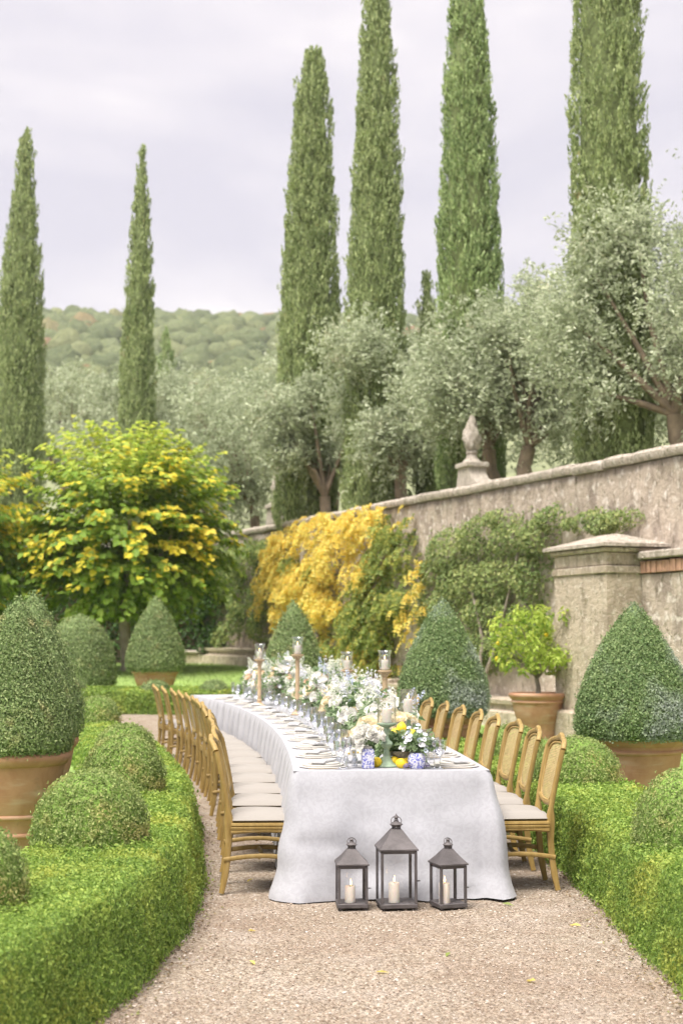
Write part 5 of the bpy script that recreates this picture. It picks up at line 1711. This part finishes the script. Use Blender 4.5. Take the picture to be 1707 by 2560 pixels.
# ---------------------------------------------------------------- blooms
def bloom_mesh(name, mat, r, rings=((3, .18, .55), (5, .40, .75), (6, .68, .85), (8, 1.0, .70)), seed=0, flat=.8):
    rs = np.random.RandomState(seed)
    V, F = [], []
    for k, (n, rad, hgt) in enumerate(rings):
        for i in range(n):
            a = 2 * math.pi * (i + .5 * (k % 2)) / n + rs.randn() * .12
            span = 2 * math.pi / n * .72
            o = len(V)
            for v in np.linspace(0, 1, 4):
                for u in np.linspace(-1, 1, 4):
                    aa = a + u * span * (.45 + .55 * v)
                    rr = rad * r * (.25 + .75 * math.sin(v * math.pi / 2)) * (1 + .06 * rs.randn() * v) * (1 + .10 * (v == 1) * (k > 1))
                    z = r * flat * (hgt * (1 - math.cos(v * math.pi * .55)) + .05 * rs.randn() * v - .10 * u * u * v) + (.12 * r if k < 2 else 0)
                    V.append((rr * math.cos(aa), rr * math.sin(aa), z))
            for v in range(3):
                for u in range(3):
                    q = o + v * 4 + u
                    F.append((q, q + 1, q + 5, q + 4))
    if len(rings) < 3: return mesh_np(name, np.array(V), np.array(F), mat, smooth=True)
    o = len(V); n = 10                                   # inner dome added to bounce light back through the petals
    for v in np.linspace(0, 1, 5):
        for i in range(n):
            a = 2 * math.pi * i / n
            rr = r * .80 * math.cos(v * math.pi / 2 * .97)
            V.append((rr * math.cos(a), rr * math.sin(a), r * flat * (.12 + .72 * math.sin(v * math.pi / 2))))
    F += [(o + v * n + i, o + v * n + (i + 1) % n, o + (v + 1) * n + (i + 1) % n, o + (v + 1) * n + i) for v in range(4) for i in range(n)]
    return mesh_np(name, np.array(V), np.array(F), mat, smooth=True)
BL = {
    'cream_rose': bloom_mesh('cream_rose', M['rose_cream'], .048, seed=1),
    'white_rose': bloom_mesh('white_rose', M['rose_white'], .045, seed=2),
    'white_ranunculus': bloom_mesh('white_ranunculus', M['rose_white'], .040, ((4, .25, .95), (6, .5, .95), (8, .8, .75), (9, 1.0, .45)), 3, .85),
    'peach_rose': bloom_mesh('peach_rose', M['petal_peach'], .036, seed=4),
    'blue_floret': bloom_mesh('blue_floret', M['petal_blue'], .016, ((5, 1.0, .35),), 5),
    'lilac_floret': bloom_mesh('lilac_floret', M['petal_lilac'], .017, ((5, 1.0, .35),), 6),
}
def spike_mesh(name, mat, L, n, r, seed):
    """a flower spike (delphinium, astilbe) as one part: floret discs up a stalk"""
    rs = np.random.RandomState(seed)
    t = np.sort(rs.rand(n)); a = rs.rand(n) * 6.28
    rad = r * (1 - t) ** .8 + .004
    P = np.stack([rad * np.cos(a), rad * np.sin(a), L * (.25 + .75 * t)], 1)
    d = np.stack([np.cos(a), np.sin(a), .5 + 0 * a], 1)
    s = .020 * (1 - .5 * t)
    v1 = leaves(P, d, s, s * .8, rs, .5)
    v2 = leaves(P + rs.randn(n, 3) * .004, d, s, s * .8, rs, .9)
    V, Fs = merge(v1, v2)
    return mesh_np(name, V, Fs, mat)
SP = [('delphinium_spike', spike_mesh('delphinium_spike', M['petal_blue'], .26, 70, .032, 1)), ('white_spike', spike_mesh('white_spike', M['petal_lilac'], .28, 80, .034, 2)), ('astilbe_plume', spike_mesh('astilbe_plume', M['plume'], .24, 110, .05, 3))]

def aim(o, d):
    o.rotation_mode = 'QUATERNION'
    o.rotation_quaternion = Vector(d).to_track_quat('Z', 'Y') @ Quaternion((0, 0, 1), random.random() * 6)
random.seed(8)
def foliage_mesh(rs, c, rad, n, size, up=.4):
    d = nrm(rs.randn(n, 3)); d[:, 2] = np.abs(d[:, 2]) * .9 + .03
    st = np.array(c) + d * rad * .15
    P, A, Nn = [], [], []
    for k in range(7):
        t = (k + 1) / 7
        p = st + d * np.array(rad) * t * (.8 + .3 * rs.rand(n, 1)) + np.array([0, 0, -1.]) * (t * t * .05)
        for sgn in (-1, 1):
            sd_ = nrm(np.cross(d, rs.randn(n, 3))) * sgn
            P.append(p + sd_ * size * .35); A.append(sd_ + d * .8); Nn.append(np.cross(sd_, d) + rs.randn(n, 3) * .3 + np.array([0, 0, .5]))
    P, A, Nn = map(np.concatenate, (P, A, Nn))
    keep = P[:, 2] > .02
    return leaves(P[keep], Nn[keep], size, size * .42, rs, .2, A[keep], .2)

def arrangement(s, o, rad, label, blooms, spikes, seed, vase=True, nleaf=60):
    rs = np.random.RandomState(seed); rn = random.Random(seed)
    (x, y), h = tb(s, o)
    e = empty('flower_arrangement', (x, y, TZ + .003), h, label, 'flowers', 'flower arrangements down the table')
    hz = rad[2] * .42
    c = (0, 0, hz * .8)
    if vase:
        mb = MB(); mb.lathe([(.05, 0), (.055, .006), (.03, .03), (.035, .05), (.09, hz * .7), (.11, hz * .95), (.105, hz * .95), (.08, hz * .72), (.01, hz * .5)], 24, cap=False); mb.build('footed_bowl', M['stone'], e)
    V, F = foliage_mesh(rs, c, np.array([rad[0], rad[1], rad[2] - hz * .8]), nleaf, .065)
    V2, F2 = foliage_mesh(rs, (0, 0, .05), np.array([rad[0] * .9, rad[1] * .95, hz * .8]), nleaf // 2, .045)
    V, Fs = merge((V, F), (V2, F2))
    tag(link('foliage', mesh_np('foliage', V, Fs, M['bouquet']), e), kind='stuff')
    for nm, k in blooms:
        for _ in range(k):
            d = nrm(rs.randn(3)); d[2] = abs(d[2]) * .8 + .05
            if rn.random() < .72: d[1] = -abs(d[1])
            d = nrm(d)
            f = .62 + .3 * rs.rand()
            p = np.array(c) + d * np.array([rad[0], rad[1], rad[2] - hz * .8]) * f
            b = link(nm, BL[nm], e, tuple(p)); aim(b, d + np.array([0, -.25, .25]) + rs.randn(3) * .15)
            k_ = rn.uniform(.95, 1.4); b.scale = (k_, k_, k_)
    for q, k in spikes:
        for _ in range(k):
            d = nrm(rs.randn(3)); d[2] = abs(d[2]) + .55; d = nrm(d)
            p = np.array(c) + d * np.array([rad[0], rad[1], rad[2] - hz * .8]) * (.40 + .3 * rs.rand())
            b = link(SP[q][0], SP[q][1], e, tuple(p)); aim(b, d + np.array([0, 0, .35]))
    return e
arrangement(1.72, .12, (.26, .46, .42), 'low flowers of white and cream roses behind the green candlesticks', [('white_ranunculus', 12), ('white_rose', 14), ('cream_rose', 9), ('blue_floret', 8), ('lilac_floret', 12), ('peach_rose', 2)], [(0, 2), (1, 3), (2, 3)], 41, nleaf=90)
arrangement(2.95, .06, (.26, .46, .52), 'tall white and pale blue flowers beside the tallest near candlestick', [('white_rose', 20), ('cream_rose', 3), ('blue_floret', 9), ('lilac_floret', 14)], [(0, 2), (1, 4), (2, 5)], 42, nleaf=100)
arrangement(4.35, .06, (.25, .50, .42), 'middle flowers with yellow sprigs and white roses', [('white_rose', 18), ('cream_rose', 7), ('peach_rose', 4), ('lilac_floret', 16), ('blue_floret', 8)], [(1, 4), (2, 5)], 43, nleaf=90)
arrangement(5.9, .06, (.28, .50, .60), 'feathery white plumed flowers in the middle of the table', [('white_rose', 18), ('cream_rose', 6), ('lilac_floret', 14), ('blue_floret', 10)], [(0, 2), (1, 5), (2, 10)], 44, nleaf=100)
arrangement(7.6, .06, (.26, .50, .44), 'flowers with cream roses between the two far candlesticks', [('white_rose', 20), ('cream_rose', 9), ('peach_rose', 3), ('lilac_floret', 12)], [(1, 4), (2, 4)], 45, nleaf=80)
arrangement(9.2, .05, (.30, .50, .62), 'tall bushy white flowers near the far end of the table', [('white_rose', 20), ('cream_rose', 6), ('peach_rose', 5), ('blue_floret', 10), ('lilac_floret', 14)], [(0, 2), (1, 6), (2, 9)], 46, nleaf=100)
arrangement(10.7, .03, (.30, .45, .50), 'farthest flowers of white and peach blooms on the table', [('white_rose', 20), ('cream_rose', 6), ('peach_rose', 6), ('lilac_floret', 12)], [(1, 5), (2, 4)], 47, nleaf=80)

# ---------------------------------------------------------------- candlesticks
def hurricane(x, y, z, r, h, flare, label):
    pr = [(r * .55, 0), (r * .80, .008), (r * .98, h * .22), (r * .98, h * .45), (r * .90, h * .7), (r * 1.05, h * .93), (r * flare, h)] if flare > 1 else [(r, 0), (r, h)]
    mb = MB(); mb.lathe(pr + [(a - .0022, b) for a, b in pr[::-1]], 32, cap=False)
    o = mb.build('hurricane_glass', M['glass'], None, (x, y, z), ang=60)
    tag(o, label, 'glass', 'hurricane glasses')
def wood_stick(x, y, zt, label, n, k=1.0):
    z0 = TZ + .003; h = zt - z0
    e = empty('wooden_candlestick', (x, y, z0), 0, 'tall bleached wood candlestick ' + label, 'candlestick', 'tall wooden candlesticks')
    mb = MB(); mb.lathe([(.065 * k, 0), (.066 * k, .012), (.05 * k, .02), (.045 * k, .03), (.03 * k, .04), (.026 * k, .06)], 24); mb.build('base', M['bleached'], e)
    mb = MB(); mb.lathe([(.022 * k, .06), (.027 * k, .075), (.021 * k, .09), (.020 * k, h - .08), (.026 * k, h - .074), (.020 * k, h - .066), (.022 * k, h - .055)], 10); mb.build('shaft', M['bleached'], e, ang=20)
    mb = MB(); mb.lathe([(.022 * k, h - .055), (.03 * k, h - .048), (.028 * k, h - .042), (.042 * k, h - .03), (.04 * k, h - .025), (.058 * k, h - .014), (.062 * k, h - .010), (.062 * k, h), (.05 * k, h + .001), (.002, h)], 24); mb.build('drip_cup', M['bleached'], e)
    candle(x, y, zt + .004, .030 * k, .085 * k, 'lit candle on the tall wooden candlestick ' + label, 'table candles')
    hurricane(x, y, zt + .003, .052 * k, .165 * k, 1.22, 'bell-shaped glass shade on the tall wooden candlestick ' + label)
wood_stick(.365, 12.2, 1.365, 'nearest the stone wall', 0, 1.0)
wood_stick(.055, 14.2, 1.325, 'second from the lanterns', 1, 1.05)
wood_stick(-.487, 16.0, 1.455, 'that stands highest, before the dark cone', 2, 1.15)
wood_stick(-1.02, 18.0, 1.37, 'farthest along the table', 3, 1.15)

def green_stick(x, y, zt, label, k=1.0):
    z0 = TZ + .003; h = zt - z0
    e = empty('green_candlestick', (x, y, z0), 0, 'turned verdigris candlestick ' + label, 'candlestick', 'green candlesticks')
    mb = MB(); mb.lathe([(.068, 0), (.070, .006), (.058, .014), (.042, .03), (.030, .052), (.022, .075)], 28); mb.build('base', M['verdigris'], e)
    mb = MB(); mb.lathe([(.022, .075), (.024, .09), (.019, .10), (.021, .12), (.036, .135), (.042, .150), (.034, .165), (.018, .180), (.013, .20), (.016, .225), (.021, h - .042), (.017, h - .036), (.02, h - .03)], 24); mb.build('shaft', M['verdigris'], e)
    mb = MB(); mb.lathe([(.02, h - .03), (.038, h - .022), (.06, h - .012), (.067, h - .006), (.067, h), (.05, h + .001), (.002, h)], 28); mb.build('drip_cup', M['verdigris'], e)
    candle(x, y, zt + .004, .031, .092, 'lit candle on the green candlestick ' + label, 'table candles')
    hurricane(x, y, zt + .003, .063, .165, 1.0, 'straight glass cylinder on the green candlestick ' + label)
green_stick(.300, 9.62, 1.075, 'at the front edge of the table')
green_stick(.475, 10.35, 1.105, 'behind the lemons')

# small pillar candles among the flowers
for k, (s, o, z) in enumerate(((8.3, .12, .30), (6.6, .22, .22), (4.9, .2, .2), (10.2, -.18, .3), (9.9, -.25, .18))):
    (x, y), h = tb(s, o)
    e = empty('glass_riser', (x, y, TZ + .003), 0, 'slim clear glass riser among the flowers, candle %s' % ('by the far end', 'behind the highest candlestick', 'by the middle flowers', 'behind the farthest flowers', 'low beside the farthest flowers')[k], 'glass', 'glass candle risers')
    mb = MB(); mb.lathe([(.035, 0), (.035, .004), (.01, .01), (.009, z - .03), (.03, z - .012), (.036, z)], 16); mb.build('stem', M['crystal'], e)
    candle(x, y, TZ + .003 + z + .001, .028, .07, 'small lit candle on a glass riser ' + ('by the far end', 'behind the highest candlestick', 'by the middle flowers', 'behind the farthest flowers', 'low beside the farthest flowers')[k], 'table candles')

# ---------------------------------------------------------------- near end: jar, vase, lemons, compote
e = empty('tea_jar', (.172, 9.52, TZ + .003), R(8), 'square-shouldered blue and white china jar at the front edge', 'jar')
mb = MB(); rings = []
for z, k in ((0, .9), (.006, 1), (.116, 1), (.124, .92), (.128, .70)):
    rings.append([(.040 * k * math.copysign(abs(math.cos(a)) ** .35, math.cos(a)), .040 * k * math.copysign(abs(math.sin(a)) ** .35, math.sin(a)), z) for a in np.linspace(0, 2 * math.pi, 32, endpoint=False)])
mb.rings(rings); mb.build('body', M['bluewhite'], e, ang=50)
mb = MB(); mb.lathe([(.028, .127), (.030, .130), (.030, .141), (.025, .143), (.022, .13)], 24, cap=False); mb.build('neck', M['china'], e)
e = empty('round_vase', (.492, 9.50, TZ + .003), 0, 'round blue and white china vase with leaf pattern', 'vase')
mb = MB(); mb.lathe([(.044, 0), (.046, .003), (.056, .03), (.060, .055), (.057, .08), (.047, .096), (.040, .102), (.036, .102), (.044, .08), (.01, .02)], 32, cap=False); mb.build('body', M['bluewhite'], e)

def posy(x, y, z, rad, label, blooms, seed, nleaf, size=.045, front=True):
    rs = np.random.RandomState(seed)
    e = empty('posy', (x, y, z), 0, label, 'flowers')
    V, F = foliage_mesh(rs, (0, 0, 0), np.array(rad), nleaf, size)
    V = V.reshape(-1, 4, 3)
    o_ = np.argsort(V[:, :, 1].mean(1))
    k0 = min(70, len(V) // 3)
    tag(link('foliage', mesh_np('foliage', V[o_[k0:]].reshape(-1, 3), F[:len(V) - k0], M['bouquet']), e), kind='stuff')
    single_leaves(V[o_[:k0]], 4, [(0, 1, 2, 3)], M['bouquet'], e)
    for nm, k in blooms:
        for _ in range(k):
            d = nrm(rs.randn(3)); d[2] = abs(d[2]) * .9 + .1
            if rs.rand() < .75: d[1] = -abs(d[1])
            p = nrm(d) * np.array(rad) * (.7 + .3 * rs.rand())
            b = link(nm, BL[nm], e, tuple(p)); aim(b, d + np.array([0, -.3, .2]))
    return e
posy(.16, 9.56, TZ + .14, (.10, .10, .14), 'white ranunculus bunched in the square blue and white jar', [('white_ranunculus', 9)], 51, 22)
posy(.50, 9.52, TZ + .10, (.125, .11, .20), 'leafy sprigs with pale blue stars in the round vase', [('lilac_floret', 26), ('blue_floret', 12)], 52, 40, .05)
posy(.20, 10.0, TZ + .06, (.20, .18, .24), 'white blooms behind the square blue and white jar', [('white_ranunculus', 14), ('white_rose', 5), ('cream_rose', 5)], 53, 50)
posy(.40, 10.15, TZ + .12, (.17, .14, .22), 'cream roses behind the front green candlestick', [('cream_rose', 10), ('white_rose', 4)], 54, 40)
e = empty('stone_compote', (.395, 9.72, TZ + .003), 0, 'scalloped pale stone dish under the lemons', 'dish')
mb = MB(); rings = []
for r, z in ((.035, 0), (.037, .006), (.018, .02), (.02, .04), (.05, .058), (.078, .078), (.088, .098), (.082, .098), (.05, .07), (.01, .06)):
    rings.append([(r * (1 + .07 * abs(math.sin(4 * a)) * (z > .05)) * math.cos(a), r * (1 + .07 * abs(math.sin(4 * a)) * (z > .05)) * math.sin(a), z) for a in np.linspace(0, 2 * math.pi, 48, endpoint=False)])
mb.rings(rings, cap=False); mb.build('bowl', M['statue'], e)
rs = np.random.RandomState(55)
V, F = foliage_mesh(rs, (0, 0, .09), np.array([.15, .12, .17]), 46, .06)
tag(link('lemon_foliage', mesh_np('lemon_foliage', V, F, M['bouquet']), e), kind='stuff')
me_lemon = MB().lathe([(.001, -.042), (.008, -.040), (.014, -.034), (.026, -.020), (.031, 0), (.027, .018), (.016, .031), (.008, .037), (.001, .041)], 18).mesh('lemon', M['lemon'])
mb = MB(); mb.lathe([(.001, 0), (.024, .002), (.029, .006), (.0305, 0), (.027, -.018), (.016, -.031), (.001, -.04)], 18)
me_half = mb.mesh('halved_lemon', M['lemon'])
LEM = [(.235, 9.60, .034, 'between the square jar and the front candlestick'), (.395, 9.53, .033, 'in front of the stone dish'), (.440, 9.57, .034, 'between stone dish and round vase'),
       (.345, 9.66, .034, 'tucked behind the front candlestick base'), (.405, 9.80, .245, 'highest on the lemon pile'), (.36, 9.78, .21, 'half hidden behind the front green candlestick'), (.475, 9.78, .205, 'on the pile above the round vase'), (.415, 9.70, .175, 'hanging below the highest lemon')]
for k, (x, y, z, w) in enumerate(LEM):
    o = tag(link('lemon', me_lemon if k != 7 else me_half, None, (x, y, TZ + z)), ('yellow lemon ' if k != 7 else 'cut lemon half ') + w, 'lemon', 'lemons at the near end')
    o.rotation_euler = (1.2 + .5 * k, .7 * k, 1.1 * k)
    o.scale = (1.12, 1.12, 1.12)
for k, (x, y) in enumerate(((.425, 9.45), (.555, 9.50))):
    rs = np.random.RandomState(60 + k)
    d = nrm(rs.randn(90, 3)); d[:, 2] = np.abs(d[:, 2])
    V, F = leaves(d * .022 + np.array([0, 0, .012]), d, .016, .005, rs, .3, d, .4)
    tag(link('thistle_head', mesh_np('thistle_head', V, F, M['thistle']), None, (x, y, TZ + .004)), 'dark blue thistle head lying %s the round vase' % ('before', 'beside')[k], 'flower')
# bud vases with daisies
for k, (x, y) in enumerate(((.03, 9.62), (.085, 9.60), (-.02, 9.75), (.09, 9.72))):
    e = empty('bud_vase', (x, y, TZ + .003), 0, 'tiny clear bud vase with daisies, %s of the front group' % ('outermost', 'closest to the jar', 'rear outer one', 'rear one by the jar')[k], 'vase', 'bud vases')
    mb = MB(); mb.lathe([(.016, 0), (.018, .004), (.019, .045), (.010, .06), (.011, .072), (.009, .072), (.008, .06), (.016, .044), (.002, .006)], 16, cap=False); mb.build('body', M['crystal'], e)
    for j in range(2):
        a = k * 2 + j * 2.5
        c = Vector((.02 * math.cos(a), .02 * math.sin(a) - .006, .088 + .012 * j))
        mb = MB(); mb.tube([(0, 0, .01), (0, 0, .05), tuple(c)], .001, 5); mb.build('stalk', M['lime_green'], e)
        rs = np.random.RandomState(k * 5 + j)
        t = np.linspace(0, 6.283, 13, endpoint=False)
        d = np.stack([np.cos(t), 0 * t - .25, np.sin(t)], 1)
        V, F = leaves(d * .013, np.tile([0, -1., .4], (13, 1)), .018, .008, rs, .1, d, .05)
        hd = link('daisy_head', mesh_np('daisy_head', V, F, M['daisy']), e, tuple(c))
        mb = MB(); mb.lathe([(.006, 0), (.005, .003), (.001, .005)], 10); b = mb.build('daisy_eye', M['lemon'], hd, (0, -.004, 0)); b.rotation_euler = (R(90), 0, 0)

# ================================================================ air between here and the hill
def haze():
    mb = MB(); mb.box(-305, 305, -62, 690, -1.5, 160)
    m, nt, b, o = new_mat('haze_air')
    nt.nodes.remove(b)
    v = N(nt, 'ShaderNodeVolumePrincipled', Density=.0003, Anisotropy=.2)
    v.inputs['Color'].default_value = (.86, .87, .92, 1)
    nt.links.new(v.outputs[0], o.inputs['Volume'])
    ob = mb.build('haze', m, None, smooth=False)
    tag(ob, kind='stuff')
haze()
